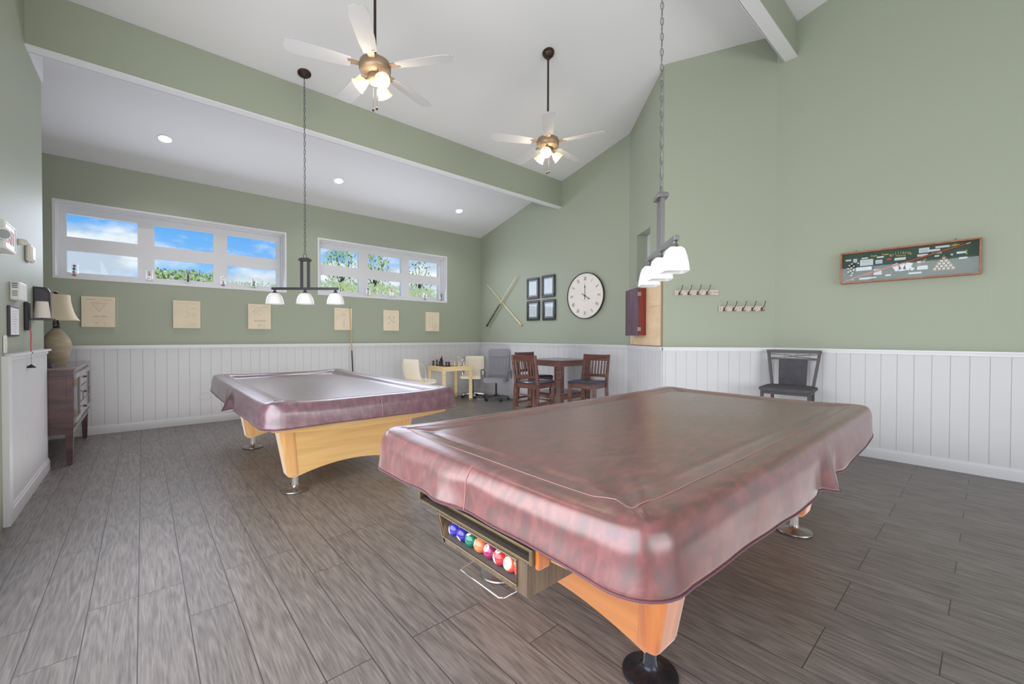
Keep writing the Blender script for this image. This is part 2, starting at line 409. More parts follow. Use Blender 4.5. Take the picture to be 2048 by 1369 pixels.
for x0, x1, z0, z1 in ((wx0 - .03, wx0, wz0 - .03, wz1 + .03), (wx1, wx1 + .03, wz0 - .03, wz1 + .03), (wx0, wx1, wz0 - .03, wz0), (wx0, wx1, wz1, wz1 + .03)):
    m.box(x0, x1, min(d0, d1), max(d0, d1), z0, z1, MA)
struct(m.build('trim_1', GREEN))
wf = struct(MB().box(wx0, wx0 + .05, min(d1, d1 - .04 * SA), max(d1, d1 - .04 * SA), wz0, wz1, MA).box(wx1 - .09, wx1, min(d1, d1 - .04 * SA), max(d1, d1 - .04 * SA), wz0, wz1, MA)
    .box(wx0, wx1, min(d1, d1 - .04 * SA), max(d1, d1 - .04 * SA), wz0, wz0 + .05, MA).box(wx0, wx1, min(d1, d1 - .04 * SA), max(d1, d1 - .04 * SA), wz1 - .05, wz1, MA).build('window_3', TRIM))
struct(MB().box(wx0, wx1, d1 - .01, d1 + .01, wz0, wz1, MA).build('pane', GLASS, wf))
wallseg('wall_right', (XR, 1.65), (XR, .0001), (.2, 0)); wallseg('wall_right_rear', (XR, 0), (XR, YB), (.2, 0))
# rear wall with two wide openings (daylight behind the camera)
m = MB(); m.box(-4, 6, YB - .2, YB, 0, .15); m.box(-4, 6, YB - .2, YB, 2.7, 4.1)
for a, b in ((-4, -3), (.4, .8), (4.4, 6)): m.box(a, b, YB - .2, YB, .15, 2.7)
struct(m.build('wall_rear', GREEN))
# left wall: solid part near the camera's left, opening (glazed doors) further back
wallseg('wall_left', (XL, 5.56), (XL, 3.5), (-.15, 0))
m = MB(); m.box(XL - .15, XL, -1.2, 3.5, 2.75, 5.1); m.box(XL - .15, XL, YB, -1.2, 0, 4.6)
struct(m.build('wall_left_rear', GREEN))
struct(MB().box(-2.55, -2.4, 3.5, YW + .1, 0, 4.4).build('wall_alcove', GREEN))
struct(MB().box(-2.55, XL - .15, 3.35, 3.5, 0, 4.4).build('wall_alcove_side', GREEN))
# white boxed header on the left wall
hd = MB(); hd.add([(XL - .16, 4.97, 3.42), (XL + .012, 4.97, 3.42), (XL + .012, 5.575, 3.45), (XL - .16, 5.575, 3.45),
    (XL - .16, 4.97, zs(4.97)), (XL + .012, 4.97, zs(4.97)), (XL + .012, 5.575, zs(5.575)), (XL - .16, 5.575, zs(5.575))],
    [(0, 1, 2, 3), (7, 6, 5, 4), (0, 4, 5, 1), (1, 5, 6, 2), (2, 6, 7, 3), (3, 7, 4, 0)])
struct(hd.build('trim_2', WHITE))

# ceiling beams: green faces, white underside
def ceiling_beam(name, ya, yb, z, xa, xb):
    t = MB(); t.box(xa, xb, ya, yb, z + .012, zs(yb) + .02); o = struct(t.build(name, GREEN))
    t = MB(); t.box(xa, xb, ya - .004, yb + .004, z, z + .014); struct(t.build('beam_soffit', WHITE, o))
    t = MB(); t.box(xa, xb, yb, yb + .01, z, zs(yb) + .02); struct(t.build('beam_rear_face', WHITE, o))
ceiling_beam('ceiling_beam', 4.875, 4.975, 3.415, XL, XE + .05)
ceiling_beam('ceiling_beam_second', 1.455, 1.575, 4.33, -.66, XR + .05)

# wainscot: beadboard, cap rail, baseboard
def wains(idx, p, q, side, bw=.119, off=0., base=True, z1=RAIL):
    """side: +1 if the room is on the left when walking p -> q"""
    p, q = Vector((p[0], p[1], 0)), Vector((q[0], q[1], 0)); d = (q - p); L = d.length; d.normalize(); nrm = Vector((-d.y, d.x, 0)) * side
    xs = []; x = off
    while x < L:
        if x > .01: xs.append(x)
        x += bw
    prof = [(0, .016)]
    for g in xs:
        if g + .006 < L: prof += [(g - .0035, .016), (g, .0115), (g + .0035, .016)]
    prof.append((L, .016))
    vs = []; n = len(prof)
    for z in (0, z1):
        for a, t in prof: vs.append(tuple(p + d * a + nrm * t + Vector((0, 0, z))))
    for z in (0, z1):
        for a, t in prof: vs.append(tuple(p + d * a + Vector((0, 0, z))))
    fs = [(i, i + 1, n + i + 1, n + i) for i in range(n - 1)] + [(2 * n + i, 3 * n + i, 3 * n + i + 1, 2 * n + i + 1) for i in range(n - 1)]
    fs += [(n + i, n + i + 1, 3 * n + i + 1, 3 * n + i) for i in range(n - 1)] + [(0, n, 3 * n, 2 * n), (n - 1, 3 * n - 1, 4 * n - 1, 2 * n - 1)]
    w = struct(MB().add(vs, fs).build('trim_%d' % idx, BOARD))
    def strip(t, z0, z1, name, mt):
        a, b = p - d * (t * .0), q + d * 0
        c = [a, b, b + nrm * t, a + nrm * t]
        o = MB().add([tuple(k + Vector((0, 0, z))) for z in (z0, z1) for k in c], [(0, 1, 2, 3), (7, 6, 5, 4), (0, 4, 5, 1), (1, 5, 6, 2), (2, 6, 7, 3), (3, 7, 4, 0)]).build(name, mt)
        return struct(o)
    o = strip(.045, z1 - .004, z1 + .012, 'cap_rail', TRIM); o.parent = w
    o = strip(.026, z1 - .03, z1 - .004, 'cap_moulding', TRIM); o.parent = w
    o = strip(.03, 0, .085, 'baseboard_%d' % idx, TRIM)
    o2 = strip(.024, .085, .105, 'baseboard_cap', TRIM); o2.parent = o
wains(3, (-2.4, YW), (XE, YW), -1, off=.02)
wains(4, (XE, YW), A_, -1)
wains(5, A_, B_, -1); wains(6, B_, C_, -1, off=.03); wains(7, C_, (XR, YB), -1, off=.105)
wains(8, (XL, 4.13), (XL, 5.56), -1, bw=.085)
# wall end of the left wall and the door casing
struct(MB().box(XL - .15, XL + .016, 5.56, 5.576, 0, RAIL).build('trim_9', BOARD))
struct(MB().box(XL - .17, XL + .03, 4.05, 4.135, 0, RAIL + .0).build('trim_10', TRIM))
struct(MB().box(XL - .17, XL + .02, 3.40, 3.50, 0, 2.8).build('door_1', TRIM))

# ------------------------------------------------------------------ windows
def window(idx, x0, x1):
    fr = MB(); yg = YW + .20; f0, f1 = yg - .02, yg + .03
    # reveal lining
    t = .012
    fr.box(x0, x1, YW - .004, yg, ZO0 - t, ZO0 + t); fr.box(x0, x1, YW - .004, yg, ZO1 - t, ZO1 + t)
    fr.box(x0 - t, x0 + t, YW - .004, yg, ZO0 - t, ZO1 + t); fr.box(x1 - t, x1 + t, YW - .004, yg, ZO0 - t, ZO1 + t)
    w = struct(fr.build('window_%d' % idx, TRIM))
    s = MB(); st = MB(); zb, zt = 1.97, 2.675; zm0, zm1 = 2.232, 2.398
    xa, xb = x0 + .085, x1 - .085; pw = (xb - xa - 2 * .168) / 3
    s.box(x0, x1, f0, f1, ZO0, zb); s.box(x0, x1, f0, f1, zt, ZO1); s.box(x0, xa, f0, f1, zb, zt); s.box(xb, x1, f0, f1, zb, zt)
    s.box(xa, xb, f0, f1, zm0, zm1)
    for k in (1, 2):
        c = xa + k * pw + (k - 1) * .168
        s.box(c, c + .168, f0, f1, zb, zm0); s.box(c, c + .168, f0, f1, zm1, zt)
    # stepped stop moulding in the reveal
    for dy, tt in ((.05, .022), (.11, .036)):
        s.box(x0, x0 + tt, YW + dy, yg, ZO0, ZO1); s.box(x1 - tt, x1, YW + dy, yg, ZO0, ZO1); s.box(x0, x1, YW + dy, yg, ZO1 - tt, ZO1)
    struct(s.build('window_frame', TRIM, w))
    g = MB()
    for k in range(3):
        c = xa + k * (pw + .168)
        for z0, z1 in ((zb, zm0), (zm1, zt)): g.box(c, c + pw, yg + .002, yg + .006, z0, z1)
    struct(g.build('window_glass', GLASS, w))
    struct(MB().box(x0, x1, YW + .0, yg - .02, ZO0 + .010, ZO0 + .02).build('window_sill', TRIM, w))
window(1, *W1); window(2, *W2)
# outside wall edge so the sky is not seen through the wall thickness
# ------------------------------------------------------------------ outside
def foliage(name, label, cat, cx, cy, z0, rx, ry, h, n, mt, leaf=.07, group=None, trunk=True, box=False):
    t = thing(name, label, cat, (cx, cy, 0), group=group)
    m = MB(); rnd = random.Random(hash(label) % 1000 if False else int(cx * 100 + cy))
    for k in range(n):
        a = rnd.random() * 2 * PI; u = rnd.random() ** .5; zz = rnd.random()
        rad = math.sin(PI * (.12 + .8 * zz)) ** .6
        x, y, z = rx * rad * u * math.cos(a), ry * rad * u * math.sin(a), z0 + h * zz + .12 * noise.noise(Vector((x_ := rx * u * math.cos(a) * 3, a, 0)))
        if box: x = rx * (2 * rnd.random() - 1); y = ry * (2 * rnd.random() - 1); z = z0 + h * zz * (1 + .05 * noise.noise(Vector((x * 4, 0, 3))))
        s = leaf * (.5 + rnd.random()); e = Euler((rnd.random() * 3, rnd.random() * 3, rnd.random() * 3)).to_matrix()
        p = [e @ Vector(q) for q in ((-s, 0, 0), (0, -s * .45, 0), (s, 0, 0), (0, s * .45, 0))]
        m.cur = k % len(mt) if isinstance(mt, list) else 0
        m.add([(x + q.x, y + q.y, z + q.z) for q in p], [(0, 1, 2, 3)])
    m.build('foliage', mt, t)
    if trunk:
        tr = MB().cyl((0, 0, 0), (0, 0, z0 + h * .55), .09, .04)
        for k in range(7):
            a = k * 2.4; tr.cyl((0, 0, z0 + h * .1 * k * .6), (rx * .6 * math.cos(a), ry * .6 * math.sin(a), z0 + h * (.3 + .09 * k)), .02, .006, 6)
        tr.build('trunk', mat('bark', (92, 78, 62), .9), t)
    return t
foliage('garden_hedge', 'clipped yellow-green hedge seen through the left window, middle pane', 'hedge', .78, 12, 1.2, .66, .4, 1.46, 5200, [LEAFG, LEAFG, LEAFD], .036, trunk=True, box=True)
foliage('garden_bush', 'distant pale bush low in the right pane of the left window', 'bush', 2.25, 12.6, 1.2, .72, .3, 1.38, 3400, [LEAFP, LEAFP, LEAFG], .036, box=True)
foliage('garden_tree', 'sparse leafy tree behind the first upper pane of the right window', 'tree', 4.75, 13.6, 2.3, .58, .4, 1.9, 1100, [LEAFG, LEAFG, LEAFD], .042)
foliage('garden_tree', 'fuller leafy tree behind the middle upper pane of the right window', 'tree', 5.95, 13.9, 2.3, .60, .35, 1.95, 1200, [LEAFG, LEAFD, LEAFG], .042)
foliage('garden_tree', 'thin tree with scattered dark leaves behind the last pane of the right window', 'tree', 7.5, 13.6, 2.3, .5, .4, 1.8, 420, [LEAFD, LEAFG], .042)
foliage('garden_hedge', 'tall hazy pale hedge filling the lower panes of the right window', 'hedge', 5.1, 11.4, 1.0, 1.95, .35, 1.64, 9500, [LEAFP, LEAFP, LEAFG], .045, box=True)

# ------------------------------------------------------------------ pool tables
def rrect(a, b, r, nl=56, ns=34, nc=9):
    pts = []
    def side(p, q, n, nx, ny):
        for i in range(n):
            t = i / n; pts.append((p[0] + (q[0] - p[0]) * t, p[1] + (q[1] - p[1]) * t, nx, ny))
    def corner(cx, cy, a0, n):
        for i in range(n):
            t = a0 + R90 * i / n; pts.append((cx + r * math.cos(t), cy + r * math.sin(t), math.cos(t), math.sin(t)))
    side((-a + r, -b), (a - r, -b), nl, 0, -1); corner(a - r, -b + r, -R90, nc)
    side((a, -b + r), (a, b - r), ns, 1, 0); corner(a - r, b - r, 0, nc)
    side((a - r, b), (-a + r, b), nl, 0, 1); corner(-a + r, b - r, R90, nc)
    side((-a, b - r), (-a, -b + r), ns, -1, 0); corner(-a + r, -b + r, PI, nc)
    return pts

def table_cover(label, loc, rotz, a, b, mt, hemf, fold_corners, seed, rise, bed=.738):
    t = thing('pool_table_cover', label, 'table cover', loc, rotz)
    RC = .11
    def fold(x, y):
        z = 0
        for (cx, cy, amp) in fold_corners:
            dx, dy = (x - cx * a), (y - cy * b); dd = math.hypot(dx, dy)
            if dd < .75:
                ang = math.atan2(abs(dy), abs(dx))
                z += amp * math.exp(-((dd - .22) / .2) ** 2) * (math.exp(-((ang - .62) / .08) ** 2) + .8 * math.exp(-((ang - 1.02) / .08) ** 2))
        return z
    rings = []
    def top(d):        # height profile across the rail
        if d > .20: return bed
        if d > .13: u = (.20 - d) / .07; return bed + (.757 - bed) * (u * u * (3 - 2 * u))
        return .757 + .006 * math.sin(PI * d / .13)
    def zt(x, y, d):
        h = top(d) + .0022 * noise.noise(Vector((x * 2.2 + seed, y * 2.2, 0))) + fold(x, y)
        if d < .2:
            cn = math.exp(-((abs(x) - a) ** 2 + (abs(y) - b) ** 2) / .05); h += rise * cn
            h -= .006 * (1 - cn) * (1 if abs(y) < b - .2 else .6)
        return h
    base = None
    for s in (0, .12, .3, .5, .68, .84, 1.0):
        aa, bb = (a - .30), (b - .30)
        pts = rrect(max(aa * s, .30 * (s > 0) + .12 * s), bb * s if s else 0.0001, .02 * s if s else .00001) if s else None
        if s == 0:
            pts = [(x * .001 + (aa - bb) * max(-1, min(1, x / aa)), 0, 0, 0) for x, y, _, _ in rrect(aa, bb, .02)]
        else:
            e = aa - bb + bb * s
            pts = rrect(e, bb * s, .02 * s)
        rings.append([(x, y, zt(x, y, .3)) for x, y, _, _ in pts])
    for d in (.26, .22, .20, .185, .17, .155, .14, .125, .10, .07, .04, .02, .008):
        r = max(.02, RC - d); rings.append([(x, y, zt(x, y, d) - (.010 * max(0, (.022 - d) / .022) if d < .022 else 0)) for x, y, _, _ in rrect(a - d, b - d, r)])
    P = rrect(a, b, RC); n = len(P)
    rim = [(x, y, zt(x, y, 0) - .020) for x, y, _, _ in P]; rings.append(rim)
    K = 12
    hem = []
    for k in range(1, K + 1):
        u = k / K; ring = []
        for i, (x, y, nx, ny) in enumerate(P):
            zb = hemf(x, y); z = rim[i][2] + (zb - rim[i][2]) * u
            ph = math.atan2(y, x)
            wv = .0035 * math.sin(u * 2) * (noise.noise(Vector((x * 5 + seed, y * 5, 3))) * 2)
            o = .010 * math.sin(min(1, u * 3) * R90) + .016 * u + wv * u + .006 * noise.noise(Vector((x * 1.7 + seed, y * 1.7, u * 1.2)))
            for (fx, fy, fw, fa) in FOLDS.get(seed, []):
                dd = math.hypot(x - fx, y - fy); o += fa * u * math.exp(-(dd / fw) ** 2)
                if fa > 0: o -= .5 * fa * u * math.exp(-((dd - 1.8 * fw) / fw) ** 2)
            ring.append((x + nx * o, y + ny * o, z))
        rings.append(ring)
        if k == K: hem = ring
    vs = [p for r in rings for p in r]; fs = []
    for k in range(len(rings) - 1):
        for i in range(n):
            j = (i + 1) % n; fs.append((k * n + i, k * n + j, (k + 1) * n + j, (k + 1) * n + i))
    ob = MB().add(vs, fs).build('cover_sheet', mt, t, smooth=True)
    bmm = bmesh.new(); bmm.from_mesh(ob.data); bmesh.ops.remove_doubles(bmm, verts=bmm.verts, dist=.0006); bmesh.ops.recalc_face_normals(bmm, faces=bmm.faces); bmm.to_mesh(ob.data); bmm.free()
    for p in ob.data.polygons: p.use_smooth = True
    sd = ob.modifiers.new('s', 'SOLIDIFY'); sd.thickness = .003; sd.offset = -1
    MB().tube([(x, y, z) for x, y, z in hem], .0032, 6, True).build('hem', HEM, t, smooth=True)
    # seam stitched a little inside the rim, and vertical seams at the middle of the short sides
    ring = rings[-K - 1 - 5]
    MB().tube([(x, y, z + .0008) for x, y, z in ring], .0012, 5, True).build('stitching', THREAD, t)
    for sx in (-1, 1):
        best = min(range(n), key=lambda i: abs(P[i][0] - sx * a) + abs(P[i][1] + .02))
        path = [rings[k][best] for k in range(len(rings) - K - 3, len(rings))]
        nx, ny = P[best][2:]
        MB().tube([(x + nx * .001, y + ny * .001, z + .001) for x, y, z in path], .0014, 5).build('side_seam', THREAD, t)
    return t

FOLDS = {}
def pool_table(label, loc, rotz, a, b, panelm, postm, footm_list):
    t = thing('pool_table', label, 'pool table', loc, rotz)
    ia, ib = a - .055, b - .055
    P = rrect(ia, ib, .08, 20, 16, 5); n = len(P)
    vs = []
    for x, y, nx, ny in P:
        zb = .562 - .028 * max(0, 1 - (y / (ib * .9)) ** 2) if abs(x) > ia - .1 else .556
        vs.append((x, y, zb))
    for x, y, nx, ny in P: vs.append((x, y, .712))
    fs = [(i, (i + 1) % n, n + (i + 1) % n, n + i) for i in range(n)] + [tuple(range(n))[::-1], tuple(range(n, 2 * n))]
    MB().add(vs, fs).build('cabinet_frame', MAPLE, t, smooth=True)
    MB().box(-.74, .74, -.44, .44, .42, .56).build('under_body', BROWNB, t, bevel=.01)
    k = 0
    for sx in (-1, 1):
        cx = sx * .835
        tw, bw_ = .105, .075     # half thickness at top / bottom
        # arched panel, tapered in thickness
        N = 14; ys = [-.44 + .88 * i / N for i in range(N + 1)]
        vs = []
        for s2 in (-1, 1):
            for y in ys:
                zb = .118 + .072 * (1 - (abs(y) / .44) ** 2)
                for z in (zb, .57):
                    th = bw_ + (tw - bw_) * (z - .12) / .45
                    vs.append((cx + s2 * (th - .008), y, z))
        L = 2 * (N + 1); fs = []
        for i in range(N):
            fs.append((2 * i, 2 * i + 1, 2 * i + 3, 2 * i + 2)); fs.append((L + 2 * i, L + 2 * i + 2, L + 2 * i + 3, L + 2 * i + 1))
            fs.append((2 * i, 2 * i + 2, L + 2 * i + 2, L + 2 * i)); fs.append((2 * i + 1, L + 2 * i + 1, L + 2 * i + 3, 2 * i + 3))
        fs.append((0, L, L + 1, 1)); fs.append((2 * N, 2 * N + 1, L + 2 * N + 1, L + 2 * N))
        MB().add(vs, fs).build('arched_leg_panel', panelm, t)
        for sy in (-1, 1):
            def q(y, z, s2):
                th = bw_ + (tw - bw_) * (z - .12) / .45; return (cx + s2 * th, sy * y, z)
            vs = [q(.40, .118, -1), q(.485, .118, -1), q(.562, .57, -1), q(.44, .57, -1), q(.40, .118, 1), q(.485, .118, 1), q(.562, .57, 1), q(.44, .57, 1)]
            o = MB().add(vs, [(0, 1, 2, 3), (7, 6, 5, 4), (0, 4, 5, 1), (1, 5, 6, 2), (2, 6, 7, 3), (3, 7, 4, 0)]).build('leg', postm, t, bevel=.028, seg=4)
            f = MB(); f.lathe([(.094, 0), (.097, .006), (.094, .012), (.06, .019), (.034, .024), (.024, .034), (.021, .05), (.021, .13)], (cx, sy * .42, 0), 36)
            f.build('foot', footm_list[k], o, smooth=True); k += 1
    return t

NX, NY, NA, NB = 2.185, 1.2075, 1.352, .715
def hem_near(x, y):
    z = .606
    if y < 0:                      # long side toward the camera hangs lower in its middle
        z -= .065 * max(0, 1 - ((x - .0) / 1.2) ** 2) * max(0, min(1, (-y - .3) / .3))
    z += .007 * noise.noise(Vector((x * 2.3, y * 2.3, 9)))
    if y < -.6: z -= .024 * math.exp(-((x - .14) / .07) ** 2) - .010 * math.exp(-((x - .30) / .08) ** 2)
    if x < -1.2: z += .012 * math.sin((y + .7) * 4)
    return z
FOLDS[3] = [(.14, -.715, .07, .036), (1.36, -.60, .07, .045), (-1.35, .1, .09, .02)]
FOLDS[11] = [(-.04, .722, .07, .055), (1.36, .2, .05, .03), (-.2, -.72, .1, .02)]
pool_table('honey maple pool table nearest the camera, ball tray at its left end', (NX, NY, 0), 0, NA, NB, MAPLEO, MAPLEP, [BLACKST, STEEL, STEEL, STEEL])
table_cover('brown mottled vinyl cover on the near pool table above the ball tray', (NX, NY, 0), 0, NA, NB, VINYL, hem_near, [(-1, -1, .014), (1, 1, .004), (-1, 1, .004)], 3, .005, .749)
FX_, FY_, FA, FB = 1.305, 4.40, 1.39, .722
def hem_far(x, y): return .600 + .006 * noise.noise(Vector((x * 2.1, y * 2.1, 5))) - .016 * max(0, 1 - (x / 1.2) ** 2) * max(0, min(1, (y - .3) / .3)) - (.030 * math.exp(-((x + .04) / .07) ** 2) if y > .6 else 0)
pool_table('honey maple pool table further back, set crosswise near the windows', (FX_, FY_, 0), R90, FA, FB, MAPLE, MAPLEP2, [STEEL] * 4)
table_cover('plum grey vinyl cover on the farther pool table near the windows', (FX_, FY_, 0), R90, FA, FB, VINYL2, hem_far, [(-1, 1, .010), (1, -1, .005)], 11, .010, .722)

# ball tray and slot at the left end of the near table (part of the table)
near_table = [o for o in COL.objects if o.name == 'pool_table'][0]
def rel(x, y, z): return (x - NX, y - NY, z)
XF = .835
# slot frame
m = MB()
ya, yb, z0, z1 = .850 - NY, 1.50 - NY, .548, .594; xf = XF - .012 - NX
m.box(xf, xf + .06, ya, yb, z0, z0 + .009); m.box(xf, xf + .06, ya, yb, z1 - .009, z1); m.box(xf, xf + .06, ya, ya + .012, z0, z1); m.box(xf, xf + .06, yb - .012, yb, z0, z1)
m.build('score_slot_frame', BRASSD, near_table, bevel=.002)
MB().box(xf + .012, xf + .055, ya + .012, yb - .012, z0 + .009, z0 + .016).build('score_slot_rail', BLKPL, near_table)
MB().box(xf + .035, xf + .12, ya - .0, yb, z0 + .005, z1 - .0).build('score_slot_back', MAPLE, near_table)
# tray box, slanted far end, open front
bx0, bx1 = XF - NX, XF + .20 - NX
yl, yr = 1.392 - NY, .880 - NY; zt_, zb_ = .546, .438
tray = MB()
def pr(poly, x0, x1): tray.prism([(y, z) for y, z in poly], x0, x1, 'x')
pr([(yr, zb_), (yr + .045, zb_), (yr + .045, zt_), (yr, zt_)], bx0, bx1)                       # near end block
pr([(yl - .075, zb_), (yl - .055, zb_), (yl, zt_), (yl - .020, zt_)], bx0, bx1)                # slanted far end
pr([(yr + .04, zb_), (yl - .06, zb_), (yl - .052, zb_ + .018), (yr + .04, zb_ + .018)], bx0, bx1)   # bottom
pr([(yr + .04, zt_ - .012), (yl - .012, zt_ - .012), (yl - .003, zt_), (yr + .04, zt_)], bx0, bx0 + .05)  # top lip
tray.build('ball_tray', BROWNB, near_table, bevel=.002)
MB().box(bx0 + .004, bx1 - .02, yr + .045, yl - .06, zb_ + .018, zb_ + .021).build('ball_tray_floor', GREYF, near_table)
MB().box(bx1 - .025, bx1 - .01, yr + .04, yl - .03, zb_ + .01, zt_).build('ball_tray_back', BROWNB, near_table)
tr = MB(); c = bx0 - .002
tr.tube([(c, yr + .043, zb_ + .02), (c, yl - .055, zb_ + .02), (c, yl - .020, zt_ - .012), (c, yr + .043, zt_ - .012)], .0028, 6, True)
tr.build('ball_tray_trim', BRASSD, near_table)
m = MB(); m.tube([(bx0 + .05, 1.17 - NY, zb_ + .003), (bx0 + .02, 1.172 - NY, zb_ - .012), (bx0 - .030, 1.168 - NY, zb_ - .016), (bx0 - .042, 1.158 - NY, zb_ - .016), (bx0 - .042, .958 - NY, zb_ - .016), (bx0 - .030, .948 - NY, zb_ - .016), (bx0 + .02, .944 - NY, zb_ - .012), (bx0 + .05, .944 - NY, zb_ + .003)], .0026, 8)
m.build('wire_rest', CHROME, near_table, smooth=True)
MB().box(XF - .0 - NX, XF + .05 - NX, .835 - NY, .852 - NY, .535, .60).build('frame_lug', MAPLEP, near_table, bevel=.006)

# balls in the tray
def ball(label, x, y, z, rgb, stripe, num, d, pole=(0, .3, 1)):
    b = MB().sphere((0, 0, 0), BALL_R, 32, 20)
    ob = b.build('billiard_ball', ball_material('ball %s' % num, rgb, stripe), None, smooth=True)
    xa = Vector(d).normalized(); za = Vector(pole); za = (za - xa * za.dot(xa)).normalized(); ya = za.cross(xa)
    q = Matrix((xa, ya, za)).transposed().to_quaternion()
    ob.rotation_mode = 'QUATERNION'; ob.rotation_quaternion = q; ob.location = Vector((x, y, z)) * U
    tag(ob, label, 'billiard ball', 'billiard balls in the tray of the near table')
    if num:
        Mx = T(BALL_R * .985, 0, 0) @ Matrix.Rotation(R90, 4, 'Z') @ FX
        MB().text(num, BALL_R * .62, Mx, .0006).build('ball_number', BLACK, ob)
bz = zb_ + .021 + BALL_R; bxx = XF + .034
cam = Vector((0, 0, 1.2))
step = .0524; y0b = 1.304
front = [('blue and white striped ball at the far end of the tray', (58, 52, 168), True, '10', (.05, .37, .93)),
    ('solid violet-blue ball with its number turned down, second in the tray', (56, 46, 156), False, '4', (-.8, .1, -.45)),
    ('solid green ball in the tray between the violet and orange balls', (34, 116, 92), False, '6', (-.35, .2, .9)),
    ('solid orange ball in the tray right after the green ball', (236, 128, 80), False, '5', (-.75, .65, .35)),
    ('solid burgundy ball in the tray between orange and red balls', (156, 44, 92), False, '7', (-.75, .0, .62)),
    ('red striped ball in the tray with its white band facing out', (214, 60, 66), True, '11', (-.35, .05, .95)),
    ('orange and white striped ball, number facing out, near the tray end', (230, 100, 66), True, '13', (.2, -1.2, .5)),
    ('solid red ball at the near end of the tray', (214, 56, 66), False, '3', (.3, .4, .9))]
for k, (lab, rgb, st, num, d) in enumerate(front):
    ball(lab, bxx, y0b - k * step, bz, rgb, st, num, d, {0: (-.45, .1, -.9), 5: (.78, -.62, 0), 6: (-.84, .55, .05)}.get(k, (0, .3, 1)))
back = [('dark magenta ball behind the blue balls in the tray', (150, 30, 88), False, '15', (0, .2, 1), 1.276),
    ('blue striped ball behind the green and orange balls in the tray', (40, 70, 190), True, '2', (-.2, .6, .6), 1.172),
    ('white ball with a dark number behind the red striped ball', (226, 222, 206), False, '9', (-.55, -.3, .7), 1.067),
    ('black ball deep in the tray behind the last striped ball', (30, 28, 30), False, '8', (.2, .5, .7), .965)]
for lab, rgb, st, num, d, y in back: ball(lab, bxx + .054, y, bz + .003, rgb, st, num, d)

# ------------------------------------------------------------------ pendants
def pendant(label, loc, zbar, ceil, rotz, metal, shade_kind, sp):
    t = thing('pendant_light', label, 'pendant light', (loc[0], loc[1], 0), rotz)
    zb = zbar
    m = MB(); ang = math.atan(SL)
    # canopy plate following the roof slope (world slope along y; approximate by a shallow dome)
    Mc = Matrix.Rotation(-rotz, 4, 'Z') @ T(0, 0, ceil) @ Matrix.Rotation(-ang, 4, 'X')
    m.lathe([(.064, .004), (.064, -.008), (.052, -.018), (.022, -.026), (.012, -.04)], n=28, M=Mc)
    m.build('canopy', BRONZE, t, smooth=True)
    z = zb + .36; links = MB(); k = 0; step_ = .043
    while z < ceil - .03:
        pts = []
        for i in range(10):
            a = 2 * PI * i / 10; px, pz = .0085 * math.cos(a), .024 * math.sin(a)
            w = 0 if k % 2 else 1
            pts.append((px * w, px * (1 - w), z + .02 + pz))
        links.tube(pts, .0022, 5, True); z += step_; k += 1
    links.build('chain', IRON if metal is IRON else PEWTER, t, smooth=True)
    MB().tube([(.004, .003, zb + .35), (.006, -.003, (zb + ceil) / 2), (.003, .003, ceil - .03)], .0016, 5).build('cord', GREYPL, t)
    # top block, twin uprights, bar
    m = MB(); m.tube([(-.018, 0, zb + .31), (-.018, 0, zb + .355), (.018, 0, zb + .355), (.018, 0, zb + .31)], .003, 6)
    m.build('hanging_loop', metal, t)
    m = MB(); m.box(-.055, .055, -.03, .03, zb + .285, zb + .31); m.box(-.040, .040, -.022, .022, zb + .31, zb + .318)
    m.build('top_block', metal, t, bevel=.003)
    m = MB(); m.box(-.046, -.024, -.011, .011, zb, zb + .287); m.box(.024, .046, -.011, .011, zb, zb + .287); m.build('upright', metal, t)
    MB().box(-sp - .03, sp + .03, -.0125, .0125, zb - .0125, zb + .0125).build('crossbar', metal, t, bevel=.002)
    for kx in (-1, 0, 1):
        x = kx * sp
        h = MB(); h.lathe([(.010, 0), (.012, -.012), (.022, -.026), (.034, -.034)], (x, 0, zb - .0125), 4 if shade_kind == 'sq' else 20)
        so = h.build('socket_cup', metal, t)
        s = MB(); n = 28
        if shade_kind == 'round':
            prof = [(.028, 0), (.050, -.012), (.068, -.040), (.080, -.078), (.086, -.118), (.0835, -.118), (.077, -.078), (.065, -.041), (.048, -.016), (.026, -.004)]
            s.lathe(prof, (x, 0, zb - .044), 28, cap=False)
        else:
            rows = [(.028, 0), (.040, -.012), (.049, -.045), (.056, -.085), (.060, -.122), (.0578, -.122), (.0535, -.085), (.0465, -.045), (.0375, -.016), (.025, -.004)]
            vs, fs = [], []
            for r, dz in rows:
                for px, py, _, _ in rrect(r, r, r * .28, 2, 2, 3): vs.append((x + px, py, zb - .044 + dz))
            q = len(vs) // len(rows)
            for a in range(len(rows) - 1):
                for i in range(q):
                    j = (i + 1) % q; fs.append((a * q + i, a * q + j, (a + 1) * q + j, (a + 1) * q + i))
            s.add(vs, fs)
        so2 = s.build('lamp_shade', FROST, t, smooth=True)
    return t
RT = math.atan2(-.66, .751)
pendant('dark iron three-shade pendant light hanging over the farther pool table', (1.27, 4.70), 1.695, zs(4.70), RT, IRON, 'round', .315)
pendant('pewter three-shade pendant on a long chain over the near pool table', (2.20, 1.235), 1.690, zs(1.235), math.radians(43), PEWTER, 'sq', .285)

